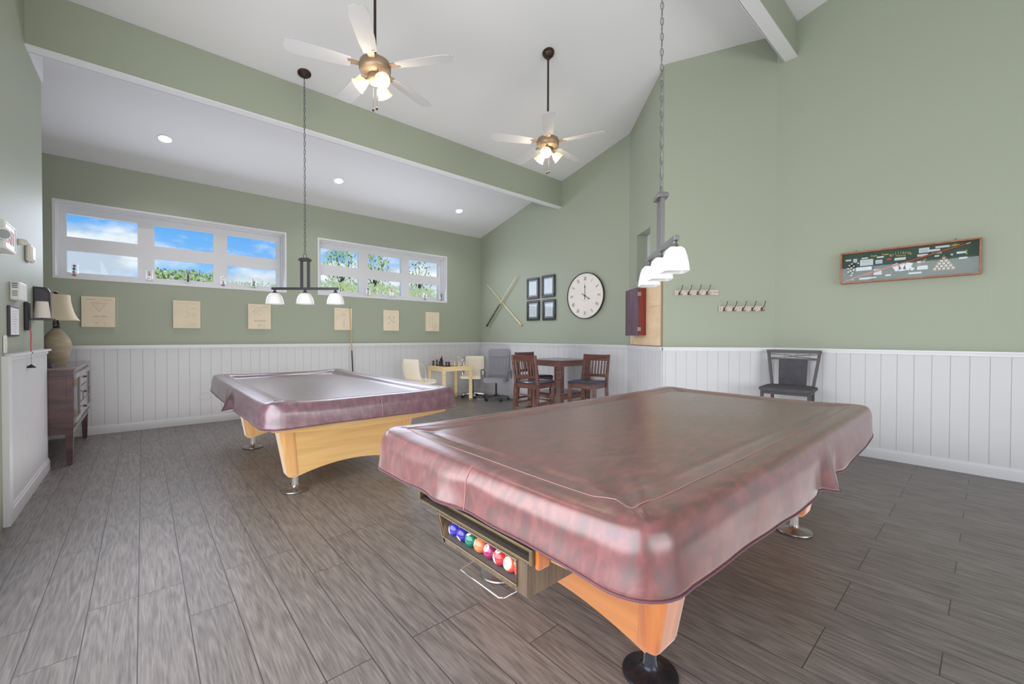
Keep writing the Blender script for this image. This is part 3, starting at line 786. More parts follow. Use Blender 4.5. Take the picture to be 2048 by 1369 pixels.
# ------------------------------------------------------------------ ceiling fans
def fan(label, x, y, zc, phase, a0):
    t = thing('ceiling_fan', label, 'ceiling fan', (x, y, 0), group='ceiling fans on long rods')
    top = zs(y); ang = math.atan(SL)
    MB().lathe([(.066, .006), (.066, -.012), (.058, -.035), (.036, -.055), (.022, -.062)], n=28, M=T(0, 0, top) @ Matrix.Rotation(-ang, 4, 'X')).sphere((0, 0, top - .066), .022).build('canopy', BRONZE, t, smooth=True)
    MB().cyl((0, 0, zc + .07), (0, 0, top - .06), .0105).build('down_rod', BRONZE, t, smooth=True)
    o = MB().lathe([(.02, .100), (.045, .092), (.062, .07), (.078, .055), (.112, .045), (.120, .02), (.120, -.012), (.108, -.035), (.075, -.05), (.05, -.055)], (0, 0, zc), 36).build('motor_housing', BRONZEL, t, smooth=True)
    m = MB()
    for k in range(20):
        a = 2 * PI * k / 20; m.cyl((.098 * math.cos(a), .098 * math.sin(a), zc - .036), (.072 * math.cos(a + .2), .072 * math.sin(a + .2), zc - .050), .003, n=5)
    m.build('vent_ribs', BRONZE, o)
    MB().lathe([(.05, -.055), (.058, -.07), (.055, -.10), (.035, -.12), (.012, -.13)], (0, 0, zc), 28).build('light_fitter', BRONZEL, t, smooth=True)
    for k in range(5):
        a = phase + 2 * PI * k / 5
        M = T(0, 0, zc + .008) @ Matrix.Rotation(a, 4, 'Z')
        br = MB().prism([(.10, -.018), (.20, -.030), (.20, .030), (.10, .018)], -.003, .003, 'z', M).build('blade_arm', BRONZEL, t)
        poly = [(.18, -.048), (.30, -.060), (.56, -.066), (.62, -.05), (.635, 0), (.62, .05), (.56, .066), (.30, .060), (.18, .048)]
        MB().prism(poly, -.003, .003, 'z', M @ Matrix.Rotation(math.radians(11), 4, 'X')).build('fan_blade', FANB, t)
    for k in range(3):
        a = a0 + 2 * PI * k / 3; dv = Vector((math.cos(a), math.sin(a), 0)); tilt = Vector((math.cos(a) * .75, math.sin(a) * .75, -.66)).normalized()
        c = Vector((0, 0, zc - .085)) + dv * .055
        MB().cyl(c - dv * .04, c + tilt * .03, .017, .022).build('lamp_arm', BRONZEL, t, smooth=True)
        M = Matrix.Translation(c + tilt * .025) @ tilt.to_track_quat('Z', 'Y').to_matrix().to_4x4()
        s = MB().lathe([(.024, 0), (.036, .010), (.046, .035), (.050, .062), (.060, .078), (.057, .078), (.046, .060), (.042, .035), (.032, .012), (.02, .004)], n=24, M=M, cap=False).build('lamp_shade', FROSTY, t, smooth=True)
        MB().sphere((0, 0, 0), .024, 14, 10).add([], []).build('bulb', BULB, s, smooth=True).location = (Matrix.Translation(c + tilt * .025) @ tilt.to_track_quat('Z', 'Y').to_matrix().to_4x4() @ Vector((0, 0, .055))) * U
    for k in range(2):
        m = MB(); x0 = -.015 + .03 * k; m.tube([(x0, 0, zc - .12), (x0, 0, zc - .31 + .02 * k)], .0012, 4); m.sphere((x0, 0, zc - .325 + .02 * k), .009, 8, 6, (1, 1, 1.4)); m.build('pull_chain', BRONZE, t)
    return t
fan('bronze ceiling fan with three lit shades nearest the camera', 1.375, 3.19, 3.29, .35, math.radians(150))
fan('bronze ceiling fan with three lit shades near the end wall corner', 3.325, 3.20, 3.305, .15, math.radians(335))
# downlights
for k, (x, y, lab) in enumerate(((.21, 6.37, 'lit round recessed downlight above the left window'), (2.186, 6.37, 'lit round recessed downlight above the gap between the windows'), (4.338, 6.40, 'lit round recessed downlight nearest the end wall corner'))):
    t = thing('recessed_downlight', lab, 'ceiling light', (x, y, zs(y)), group='recessed downlights by the windows')
    M = Matrix.Rotation(-math.atan(SL), 4, 'X')
    MB().lathe([(.075, .004), (.075, -.004), (.060, -.007), (.058, .004)], n=32, M=M).build('trim_ring', TRIM, t)
    MB().lathe([(.058, .002), (.056, -.0085)], n=32, M=M).build('lens', LED, t)

# ------------------------------------------------------------------ wall pieces, window wall
def wallthing(name, label, cat, x, z, group=None): return thing(name, label, cat, (x, YW, z), 0, group)
PR = [(-.543, -.26), (.306, .595), (1.162, 1.447), (2.376, 2.673), (3.235, 3.524), (4.082, 4.382)]
PL = ['parchment print of a triangular ball rack, leftmost under the left window', 'parchment print with a crescent ball drawing under the left window', 'parchment print with a slanting cue tip sketch beside the dark pendant',
      'parchment print partly hidden by the cue leaning on the wall', 'parchment print with five small round sketches under the right window', 'parchment print with upright bars and dots, nearest the corner']
def line(m, pts, w=.0016, y=-.0335):
    for (a, b), (c, d) in zip(pts, pts[1:]): m.beam((a, y, b), (c, y, d), w, .001, up=(0, 1, 0))
def ring(m, cx, cz, r, w=.0016, a0=0, a1=2 * PI, y=-.0335, n=18):
    line(m, [(cx + r * math.cos(a0 + (a1 - a0) * i / n), cz + r * math.sin(a0 + (a1 - a0) * i / n)) for i in range(n + 1)], w, y)
for k, ((x0, x1), lab) in enumerate(zip(PR, PL)):
    t = wallthing('canvas_print', lab, 'print', (x0 + x1) / 2, 1.49, 'patent prints under the windows')
    MB().box(-.146, .146, -.033, 0, -.184, .184).build('canvas', PARCH, t, bevel=.002)
    m = MB(); m2 = MB()
    rnd = random.Random(k)
    for zz in (.155, .145): line(m2, [(-.11, zz), (-.02, zz)]); line(m2, [(.03, zz), (.12, zz)])
    if k == 0:
        line(m, [(-.06, .11), (.07, .11), (.005, .0), (-.06, .11)]); line(m, [(-.045, .10), (.055, .10), (.005, .015), (-.045, .10)], .001)
        line(m, [(-.06, -.055), (.08, -.055)], .003); ring(m, -.02, -.055, .01); ring(m, .05, -.055, .01)
        line(m, [(-.03, -.15), (-.02, -.12), (-.01, -.15), (0, -.12)]); line(m, [(.05, -.16), (.05, -.12)])
    elif k == 1:
        ring(m, -.005, .0, .038, .002, -2.2, 1.9); ring(m, -.02, .005, .03, .0012, -1.2, 1.2)
        for zz in (.09, .08, .02, .0, -.02): line(m, [(.05, zz), (.11, zz)])
        for zz in (-.12, -.135, -.15): line(m2, [(.03, zz), (.12, zz)])
    elif k == 2:
        line(m, [(.12, .15), (-.09, .07), (.0, .03), (.02, .0)]); line(m, [(-.09, .07), (-.03, .13), (.10, .16)]); line(m, [(-.05, .07), (.11, .11)], .001)
        for i in range(9): line(m, [(-.07 + .017 * i, -.05), (-.062 + .017 * i, -.075), (-.056 + .017 * i, -.05)], .0022)
        ring(m, -.005, -.13, .012, .003); line(m2, [(.03, -.13), (.06, -.13)])
    elif k == 3:
        ring(m, .0, .06, .03, .002, 0, PI); line(m, [(-.05, .06), (.05, .06)], .002)
        for i in range(4): ring(m, .01, -.01 - .035 * i, .009, .0025)
    elif k == 4:
        for cx, cz in ((0, 0), (-.045, -.05), (.05, .05), (.05, -.03), (-.04, .05)): ring(m, cx, cz, .018, .0028); ring(m, cx, cz, .007, .002)
        line(m2, [(-.10, -.13), (-.04, -.13), (-.04, -.11)]); line(m2, [(.03, -.14), (.10, -.13)])
    else:
        for cx in (-.08, -.04, 0.0, .03): line(m, [(cx, -.14 + .03 * abs(cx) * 10), (cx, .10)], .002)
        for i in range(3):
            for j in range(2): ring(m, .06 + .03 * j, -.06 - .03 * i, .005, .003)
        line(m2, [(.03, -.15), (.11, -.15), (.11, -.02), (.03, -.02), (.03, -.15)])
    m.cur = 1; m.add(m2.v, m2.f); m.build('drawing', [INK, INKP], t)
# cue leaning on the window wall
t = thing('pool_cue', 'slim pool cue leaning upright against the window wall', 'pool cue', (2.66, YW - .16, 0), 0)
b, tp = Vector((0, 0, 0)), Vector((-.03, .12, 1.68))
pt = lambda f: b + (tp - b) * f
MB().cyl(pt(0), pt(.20), .0145, .013).build('bumper_butt', BLACK, t, smooth=True)
MB().cyl(pt(.20), pt(.575), .013, .0095).build('cue_butt', BLKPL, t, smooth=True)
MB().cyl(pt(.575), pt(.99), .0092, .006).build('cue_shaft', CUETAN, t, smooth=True)
MB().cyl(pt(.99), pt(1.0), .006, .0058).build('cue_tip', BLACK, t, smooth=True)
t = wallthing('wall_outlet', 'white double outlet plate low on the white beadboard by the far table', 'outlet', .641, .37)
MB().box(-.052, .052, -.026, -.016, -.038, .038).build('cover_plate', BOARD, t, bevel=.003)
m = MB()
for x in (-.022, .022): m.box(x - .014, x + .014, -.0285, -.0255, -.022, .022)
m.build('socket_insert', BOARD, t)

# sill ornaments: clear tubes with small balls
HX = [(-.605, 'clear tube of miniature balls at the left end of the left window sill'), (.072, 'clear tube of miniature balls before the first mullion of the left window'), (.87, 'clear tube of miniature balls before the second mullion of the left window'),
      (1.245, 'clear tube of miniature balls below the last pane of the left window'), (2.985, 'clear tube of miniature balls, leftmost on the right window sill'), (3.42, 'clear tube of miniature balls, second on the right window sill'),
      (4.11, 'clear tube of miniature balls, third on the right window sill'), (4.47, 'clear tube of miniature balls at the corner end of the right window sill')]
YS = YW + .055; ZSILL = ZO0 + .02
mini_cols = [(200, 90, 70), (70, 80, 110), (150, 160, 140), (206, 120, 110), (60, 96, 84), (186, 160, 90), (150, 80, 90)]
mmats = [mat('miniature ball %d' % i, c, .25) for i, c in enumerate(mini_cols)]
mini = {}
tube0 = None
wh = mat('miniature white', (226, 222, 214), .25)
for k, (x, lab) in enumerate(HX):
    if tube0 is None:
        tube0 = thing('ball_display_tube', lab, 'display tube', (x, YS, ZSILL), 0, 'clear ball tubes on the window sills')
        MB().lathe([(.034, .004), (.034, .152), (.0315, .152), (.0315, .004)], n=20, cap=False).build('clear_tube', ACRYL, tube0, smooth=True)
        MB().lathe([(.036, 0), (.036, .005)], n=20).build('tube_base', ACRYL, tube0)
    else: dup(tube0, (x, YS, ZSILL), None, lab)
    side = 'left' if k < 4 else 'right'
    for j in range(4):
        ci = (k * 3 + j * 2) % len(mmats)
        if ci not in mini:
            o = MB().sphere((0, 0, 0), .0178, 14, 8).build('miniature_ball', [mmats[ci], wh], None, smooth=True)
            for p in o.data.polygons:
                if abs(p.center.z) > .0095 * U and ci % 2: p.material_index = 1
            mini[ci] = o
        else:
            o = mini[ci].copy(); COL.objects.link(o)
        o.location = Vector((x + random.uniform(-.004, .004), YS, ZSILL + .005 + .0178 + j * .0356)) * U
        o.rotation_euler = (random.random() * 2, random.random() * 2, 0)
        pos = ('lowest', 'second up', 'third up', 'topmost')[j]
        where = ('left end of the left sill', 'first mullion, left window', 'second mullion, left window', 'last pane, left window', 'leftmost tube, right sill', 'second tube, right sill', 'third tube, right sill', 'corner tube, right sill')[k]
        tag(o, 'miniature ball %s in clear tube, %s' % (pos, where), 'miniature ball', 'miniature balls in sill tubes')
t = thing('claw_trophy', 'dark claw stand holding a pale ball on the left window sill', 'trophy', (.472, YS, ZSILL))
MB().lathe([(.030, 0), (.030, .012), (.018, .02), (.012, .03)], n=18).build('glass_base', ACRYL, t, smooth=True)
MB().lathe([(.012, .03), (.016, .05), (.016, .11), (.012, .125), (.008, .14)], n=14).build('stem', IRON, t, smooth=True)
m = MB()
for k in range(4):
    a = k * R90 + .5; m.tube([(0, 0, .138), (.018 * math.cos(a), .018 * math.sin(a), .155), (.024 * math.cos(a), .024 * math.sin(a), .178)], .003, 6)
m.build('claw', IRON, t)
ob = MB().sphere((0, 0, 0), .021, 18, 12).build('pale_ball', mat('pale stone ball', (176, 168, 164), .3), None, smooth=True); ob.location = Vector((.472, YS, ZSILL + .176)) * U
tag(ob, 'pale grey ball gripped by the dark claw stand on the sill', 'ball')

# ------------------------------------------------------------------ end wall: cues, frames, clock
def endthing(name, label, cat, y, z, group=None): return thing(name, label, cat, (XE, y, z), -R90, group)
def wallcue(lab, p, q, off):
    # p,q = (y,z) tip -> butt on the end wall
    t = endthing('wall_cue', lab, 'pool cue', p[0], p[1], 'crossed cues on the end wall')
    d = Vector((-(q[0] - p[0]), 0, q[1] - p[1])); o = Vector((0, -off, 0))
    f = lambda u: d * u + o
    MB().cyl(f(0), f(.5), .009, .0125).build('cue_shaft', CUEL, t, smooth=True)
    MB().cyl(f(.5), f(.53), .016, .016).build('joint_collar', GOLD, t, smooth=True)
    MB().cyl(f(.53), f(.97), .015, .018).build('cue_butt', CUED if off > .02 else CUEL, t, smooth=True)
    MB().cyl(f(.97), f(1.0), .018, .017).build('cue_bumper', BLACK if off > .02 else CUETAN, t, smooth=True)
wallcue('pale cue on the end wall slanting down to the right', (6.923, 2.284), (5.86, 1.41), .016)
wallcue('cue with dark butt on the end wall slanting down to the left', (5.977, 2.36), (6.90, 1.42), .050)
fr = [(5.723, 5.405, 1.90, 2.28, 'upper left of the four black frames, reflecting a bright window'), (5.332, 5.011, 1.905, 2.295, 'upper right of the four black framed certificates by the clock'),
      (5.721, 5.393, 1.50, 1.862, 'lower left of the four black framed certificates'), (5.313, 4.997, 1.494, 1.86, 'lower right of the four black framed certificates')]
for k, (y0, y1, z0, z1, lab) in enumerate(fr):
    t = endthing('picture_frame', lab, 'picture frame', (y0 + y1) / 2, (z0 + z1) / 2, 'black frames on the end wall')
    w, h = (y0 - y1) / 2, (z1 - z0) / 2; f = .042
    m = MB(); m.box(-w, w, -.03, -.001, h - f, h); m.box(-w, w, -.03, -.001, -h, -h + f); m.box(-w, -w + f, -.03, -.001, -h + f, h - f); m.box(w - f, w, -.03, -.001, -h + f, h - f)
    m.build('frame', BLACK, t, bevel=.008, seg=2)
    MB().box(-w + f, w - f, -.014, -.006, -h + f, h - f).build('mat_board', mat('grey mat %d' % k, (150, 148, 156), .7), t)
    m = MB(); w2, h2 = w - f - .018, h - f - .02
    m.box(-w2, w2, -.0165, -.013, -h2, h2); m.build('inner_fillet', BLACK, t)
    m = MB(); m.box(-w2 + .006, w2 - .006, -.018, -.0155, -h2 + .006, h2 - .006); m.build('document', PAPER, t)
    m = MB()
    for i in range(7):
        zz = h2 - .03 - i * (2 * h2 - .05) / 7; ww = w2 * (.3 if i == 0 else .75 - .1 * (i % 3)); m.box(-ww, ww, -.0188, -.0178, zz - .0015, zz + .0015)
    m.build('printed_lines', PAPERL, t)
    MB().box(-w + f, w - f, -.0215, -.0205, -h + f, h - f).build('glass', CASEGL, t)
t = endthing('wall_clock', 'large round wall clock with roman numerals and thin black rim', 'clock', 4.34, 1.868)
Mf = Matrix.Rotation(R90, 4, 'X')
MB().lathe([(.364, .001), (.374, .006), (.374, .040), (.366, .043), (.362, .036), (.362, .001)], n=72, M=Mf, cap=False).build('rim', BLACK, t, smooth=True)
MB().lathe([(.364, .012), (.364, .030)], n=72, M=Mf).build('clock_face', CLOCKF, t)
RN = ['XII', 'I', 'II', 'III', 'IIII', 'V', 'VI', 'VII', 'VIII', 'IX', 'X', 'XI']
for i, s in enumerate(RN):
    a = -2 * PI * i / 12
    M = T(0, -.0312, 0) @ FX @ Matrix.Rotation(a, 4, 'Z') @ T(0, .275, 0) @ Matrix.Diagonal((.62, 1.25, 1, 1))
    MB().text(s, .072, M, .0008).build('numeral', mat('clock ink', (92, 88, 88), .6) if i == 0 else bpy.data.materials['clock ink'], t)
def hand(name, ang, L, w, tail):
    M = T(0, -.036, 0) @ FX @ Matrix.Rotation(-ang, 4, 'Z')
    MB().prism([(-w, -tail), (w, -tail), (w * .7, L * .6), (w * 2.2, L * .72), (w * .6, L * .8), (0, L), (-w * .6, L * .8), (-w * 2.2, L * .72), (-w * .7, L * .6)], -.001, .001, 'z', M).build(name, BLACK, t)
hand('minute_hand', 0, .20, .005, .06); hand('hour_hand', math.radians(121), .13, .006, .07)
MB().lathe([(.014, 0), (.014, .01)], n=16, M=T(0, -.032, 0) @ Mf).build('hand_hub', BLACK, t)
m = MB(); m.text('CAFE', .022, T(-.06, -.0312, -.06) @ FX, .0005)
for x in (-.12, .05, .11): m.box(x - .012, x + .012, -.0316, -.0308, -.062, -.060)
m = MB()
for x0, x1, z in ((-.13, -.02, -.055), (.03, .13, -.05), (-.06, .07, -.085)): m.box(x0, x1, -.0318, -.0308, z - .001, z + .001)
m.build('face_detail', INKP, t)
m = MB()
for i in range(60):
    a = 2 * PI * i / 60; r0, r1 = (.340, .352); m.beam((r0 * math.sin(a), -.031, r0 * math.cos(a)), (r1 * math.sin(a), -.031, r1 * math.cos(a)), .002, .001, up=(0, 1, 0))
m.build('minute_track', PAPERL, t)

# ------------------------------------------------------------------ bay wall A: ply panel and dart cabinet
angT = angA if SA == 1 else angA + PI
def bayA(name, label, cat, s, z, group=None):
    p = MA @ Vector((s, 0, z)); return thing(name, label, cat, tuple(p), angA, group)
# in this frame local -Y*SA faces the room
sg = -SA
def fb(m_, x0, x1, y0, y1, z0, z1): m_.box(x0, x1, min(y0 * sg, y1 * sg), max(y0 * sg, y1 * sg), z0, z1); return m_
t = bayA('plywood_backboard', 'pale birch plywood board mounted behind the dark dart cabinet', 'board', .655, 1.095)
m = MB(); fb(m, -.535, .535, .001, .018, 0, .78); m.build('plywood_sheet', PANEL, t)
m = MB(); fb(m, .20, .535, .0175, .0195, .485, .488); fb(m, -.42, -.418, .0175, .0195, 0, .2); fb(m, .532, .537, .002, .02, 0, .78); m.build('panel_joint', mat('brown panel joint', (150, 124, 96), .8), t)  # thin joint strips, darker brown than the sheet
t = bayA('dart_cabinet', 'closed plum-stained dart cabinet with red side on the plywood board', 'cabinet', .50, 1.535)
m = MB(); fb(m, -.22, .22, .020, .115, -.31, .31); m.build('cabinet_box', DARTR, t, bevel=.004)
m = MB(); fb(m, -.225, -.002, .117, .145, -.315, .315); m.build('door', DARTW, t, bevel=.005)
m = MB(); fb(m, .002, .225, .117, .145, -.315, .315); m.build('door', DARTW, t, bevel=.005)
m = MB(); m.sphere((-.07, sg * .150, -.12), .008, 10, 6); m.build('knob', CHAIRW, t)
m = MB()
for z in (-.23, .23): fb(m, .216, .229, .09, .135, z - .025, z + .025)
m.build('hinge', STEEL, t)

# bay wall B: hook racks
angB = math.atan2(C_[1] - B_[1], C_[0] - B_[0])
MBm = T(B_[0], B_[1], 0) @ Matrix.Rotation(angB, 4, 'Z')
lb = MBm.to_3x3() @ Vector((0, 1, 0)); SB = 1 if lb.dot(Vector((-B_[0], -B_[1], 0))) > 0 else -1   # room side sign
def rack(lab, s, z, n, L, extra):
    p = MBm @ Vector((s, 0, z)); t = thing('hook_rack', lab, 'coat rack', tuple(p), angB, 'hook racks on the bay wall')
    m = MB(); m.box(0, L, min(.001 * SB, .020 * SB), max(.001 * SB, .020 * SB), -.031, .031); m.build('rack_board', RUST, t, bevel=.002)
    for k in range(n):
        x = .055 + k * .103
        h = MB(); h.tube([(x, SB * .02, -.012), (x + .004, SB * .034, .0), (x + .012, SB * .052, .028), (x + .020, SB * .060, .058), (x + .024, SB * .064, .078)], .0042, 7); h.sphere((x + .024, SB * .064, .081), .0065, 8, 6)
        for sgn in (-1, 1): h.tube([(x, SB * .022, -.010), (x + sgn * .008, SB * .034, -.026), (x + sgn * .016, SB * .044, -.024), (x + sgn * .020, SB * .05, -.012)], .0038, 6)
        h.box(x - .008, x + .008, min(SB * .018, SB * .024), max(SB * .018, SB * .024), -.022, .014)
        h.build('hook', HOOKM, t, smooth=True)
    m = MB()
    for x in (.018,) + ((L - .018, L - .05, L - .09) if extra else (L - .012,)): m.sphere((x, SB * .021, 0), .005, 8, 5)
    m.build('screw_head', HOOKM, t)
rack('whitewashed four-hook rack, higher and further left on the bay wall', .128, 1.727, 4, .495, True)
rack('whitewashed five-hook rack, lower and further right on the bay wall', .628, 1.533, 5, .487, False)

# ------------------------------------------------------------------ right wall: billiards display case
t = thing('display_case', 'long glazed shadow box of billiards memorabilia on the right wall', 'display case', (XR, .547, 1.913), -R90)
w, h, dp = .49, .158, .062
m = MB(); f = .014
m.box(-w, w, -dp, -.001, h - f, h); m.box(-w, w, -dp, -.001, -h, -h + f); m.box(-w, -w + f, -dp, -.001, -h + f, h - f); m.box(w - f, w, -dp, -.001, -h + f, h - f)
m.build('frame', CASEW, t, bevel=.003)
MB().box(-w + f, w - f, -.012, -.002, -h + f, h - f).build('felt_backing', FELT, t)
m = MB()
cards = [(-.43, .085, .045, .016), (-.375, .075, .03, .035), (-.30, .09, .05, .012), (-.285, .045, .10, .060), (-.18, .085, .05, .014), (-.19, .04, .05, .035), (-.035, .048, .08, .024), (-.33, -.015, .17, .035), (-.20, -.06, .06, .055),
         (-.40, -.115, .03, .012), (-.30, -.115, .08, .018), (-.235, -.112, .05, .012), (-.12, -.10, .04, .014), (.13, .105, .07, .045), (.12, .06, .07, .02), (.20, .095, .07, .018), (.25, .12, .09, .016), (.11, -.0, .05, .014), (.12, -.055, .07, .035), (.07, -.10, .09, .014), (.215, .04, .03, .012), (.37, .05, .06, .018), (.38, .0, .05, .014), (.215, .068, .06, .012)]
for x, z, cw, ch in cards: m.box(x - cw / 2, x + cw / 2, -.0155, -.0125, z - ch / 2, z + ch / 2)
m.build('caption_cards', PAPER, t)
m = MB()
for x, z, cw, ch in cards:
    if ch > .025:
        for i in range(4): m.box(x - cw * .35, x + cw * .35, -.0162, -.0150, z + ch * (.3 - .2 * i) - .0006, z + ch * (.3 - .2 * i) + .0006)
m.build('card_print', PAPERL, t)
for a, (x, z) in zip((-.5, -.1, .4), ((-.06, -.03), (-.02, -.035), (.02, -.03))):
    m = MB(); m.box(-.024, .024, -.018, -.0155, -.035, .035, T(x, 0, z) @ Matrix.Rotation(a, 4, 'Y')); m.build('score_sheet', PAPER, t)
m = MB(); m.cyl((-.46, -.032, -.140), (-.36, -.034, -.095), .008, .0075); m.build('cue_wrap', mat('olive wrap', (150, 134, 92), .6), t, smooth=True)
m = MB(); m.cyl((-.37, -.034, -.098), (.40, -.038, .118), .0085, .004); m.cyl((-.47, -.032, -.145), (-.455, -.032, -.139), .009); m.build('miniature_cue', CUERED, t, smooth=True)
m = MB(); m.cyl((.40, -.038, .118), (.425, -.038, .125), .004, .003); m.build('cue_tip', PAPER, t)
m = MB(); m.cyl((-.30, -.026, -.085), (.38, -.028, .125), .004, .003); m.build('second_miniature_cue', CASEW, t, smooth=True)
# ball triangle
tx, tz = .255, -.075
m = MB()
tri = [(tx - .075, tz - .022), (tx + .085, tz - .022), (tx + .005, tz + .115)]
for i in range(3):
    a, b = tri[i], tri[(i + 1) % 3]; m.beam((a[0], -.02, a[1]), (b[0], -.02, b[1]), .006, .012, up=(0, 1, 0))
m.build('miniature_rack', CASEW, t)
m = MB(); 
for row in range(5):
    for i in range(5 - row): m.sphere((tx - .052 + i * .0285 + row * .01425, -.022, tz - .006 + row * .0235), .0115, 12, 8)
m.build('triangle_balls', mat('ivory miniature', (226, 220, 206), .3), t, smooth=True)
m = MB()
for row in range(5):
    for i in range(5 - row): m.cyl((tx - .052 + i * .0285 + row * .01425, -.034, tz - .006 + row * .0235), (tx - .052 + i * .0285 + row * .01425, -.0325, tz - .006 + row * .0235), .004, n=8)
m.build('ball_spots', mat('faded spots', (176, 120, 120), .4), t)
# round ball diamond on the left
m = MB()
dpts = [(-.445, 0), (-.40, .062), (-.365, 0.02), (-.37, -.05), (-.40, -.085), (-.445, -.04)]
m.prism([(a, b + .0) for a, b in dpts], -.016, -.0125, 'y'); m.build('diamond_tray', DARK, t)
m = MB()
for a, b in ((-.42, .03), (-.40, .045), (-.385, .02), (-.405, .005), (-.43, 0), (-.385, -.02), (-.41, -.025), (-.43, -.035), (-.395, -.05), (-.405, -.072), (-.37, .06), (-.35, .045)): m.sphere((a, -.02, b), .009, 10, 7)
m.build('diamond_balls', [bpy.data.materials['ivory miniature']], t, smooth=True)
m = MB(); m.lathe([(.018, .012), (.018, .018)], n=20, M=T(-.115, 0, .055) @ Mf @ Matrix.Diagonal((1, .55, 1, 1))); m.build('red_badge', REDB, t)
m = MB(); m.prism([(.07, -.045), (.135, .028), (.15, .022), (.09, -.045)], -.02, -.0125, 'y'); m.build('brown_wedge', CASEW, t)
m = MB(); m.sphere((.045, -.02, -.05), .010, 8, 6); m.sphere((.058, -.02, -.058), .010, 8, 6); m.sphere((.048, -.02, -.066), .010, 8, 6); m.sphere((.31, -.02, .038), .009, 8, 6); m.build('chalk_pieces', PAPER, t)
m = MB()
word = 'Billiards'
for i, ch in enumerate(word):
    a = (i - 4) * .125; R = .15
    m.text(ch, .034, T(-.03 + R * math.sin(a), -.018, -.055 + R * math.cos(a) + .012) @ Matrix.Rotation(a, 4, 'Y') @ FX, .0015)
m.text('History', .024, T(-.03, -.018, .080) @ FX, .0015)
m.build('gilt_lettering', GOLD, t)
m = MB()
for cx, cz in ((-.245, .105), (-.16, .108)): m.sphere((cx, -.02, cz), .008, 8, 6); m.beam((cx + .01, -.018, cz - .005), (cx + .04, -.018, cz - .002), .008, .002, up=(0, 1, 0))
for i in range(4): m.beam((.30 + i * .008, -.018, .115), (.33 + i * .012, -.018, .135 - i * .004), .003, .003, up=(0, 1, 0))
m.sphere((.40, -.02, .06), .008, 8, 6); m.sphere((.40, -.02, .035), .008, 8, 6)
m.build('brass_ornaments', GOLD, t)
MB().box(-w + f, w - f, -.057, -.055, -h + f, h - f).build('glass_front', CASEGL, t)
m = MB()
for x in (-.37, .33): m.tube([(x, -.02, h), (x, -.012, h + .02), (x + .008, -.008, h + .024)], .003, 6)
m.build('hanging_hook', STEEL, t)

# ------------------------------------------------------------------ chairs
def pub_chair(lab, loc, rotz, first=None):
    if first: return dup(first, loc, rotz, lab)
    t = thing('pub_chair', lab, 'chair', loc, rotz, 'dark cherry pub chairs')
    # faces local -Y ; width 0.40 ; seat height 0.60
    W, D, HS, HT = .205, .195, .575, .955
    for sx in (-1, 1):
        m = MB(); m.beam((sx * (W - .02), -D + .02, 0), (sx * (W - .02), -D + .02, HS), .040, .040); m.build('leg', CHAIRW, t, bevel=.003)
        m = MB(); m.beam((sx * (W - .02), D + .03, 0), (sx * (W - .02), D - .02, HS), .036, .042); m.beam((sx * (W - .02), D - .02, HS - .01), (sx * (W - .02), D + .055, HT), .036, .040, w2=.032, h2=.030); m.build('leg', CHAIRW, t, bevel=.003)
        m = MB()
        for z in (.20, .30): m.beam((sx * (W - .02), -D + .02, z), (sx * (W - .02), D + .01, z), .018, .026)
        m.build('side_stretcher', CHAIRW, t)
    m = MB(); m.beam((-W + .02, -D + .02, .17), (W - .02, -D + .02, .17), .024, .045); m.build('footrest', CHAIRW, t)
    m = MB(); m.beam((-W + .02, D + .015, .24), (W - .02, D + .015, .24), .02, .03); m.build('rear_stretcher', CHAIRW, t)
    m = MB(); m.box(-W + .01, W - .01, -D + .008, -D + .03, HS - .065, HS); m.box(-W + .01, W - .01, D - .03, D - .01, HS - .065, HS)
    for sx in (-1, 1): m.box(sx * (W - .03) - .010, sx * (W - .03) + .010, -D + .01, D - .01, HS - .065, HS)
    m.build('apron', CHAIRW, t)
    s = MB()
    P1 = rrect(W + .005, D + .012, .035, 6, 6, 4); P2 = rrect(W - .015, D - .008, .03, 6, 6, 4); q = len(P1)
    vs = [(x, y - .008, HS) for x, y, _, _ in P1] + [(x, y - .008, HS + .016) for x, y, _, _ in P1] + [(x, y - .008, HS + .03) for x, y, _, _ in P2]
    fs = [(i, (i + 1) % q, q + (i + 1) % q, q + i) for i in range(q)] + [(q + i, q + (i + 1) % q, 2 * q + (i + 1) % q, 2 * q + i) for i in range(q)] + [tuple(range(q))[::-1], tuple(range(2 * q, 3 * q))]
    s.add(vs, fs).build('seat', NAVY, t, smooth=True)
    yb = lambda z: D - .02 + .075 * (z - HS) / (HT - HS)
    m = MB(); m.beam((-W + .035, yb(HT - .055), HT - .045), (W - .035, yb(HT - .055), HT - .045), .020, .085); m.build('top_rail', CHAIRW, t, bevel=.003)
    m = MB(); m.beam((-W + .035, yb(HS + .09), HS + .09), (W - .035, yb(HS + .09), HS + .09), .018, .04); m.build('lower_rail', CHAIRW, t)
    for k in range(7):
        x = -W + .068 + k * (2 * W - .136) / 6
        m = MB(); m.beam((x, yb(HS + .1), HS + .10), (x, yb(HT - .09), HT - .085), .010, .016); m.build('slat', CHAIRW, t)
    return t
pc = pub_chair('dark cherry pub chair turned sideways at the right of the pub table', (4.58, 3.63, 0), -R90 + .18)
pub_chair('dark cherry pub chair at the left of the pub table, back to the camera', (4.04, 4.13, 0), R90 + .18, pc)
pub_chair('dark cherry pub chair tucked in behind the pub table', (4.63, 4.72, 0), 0, pc)
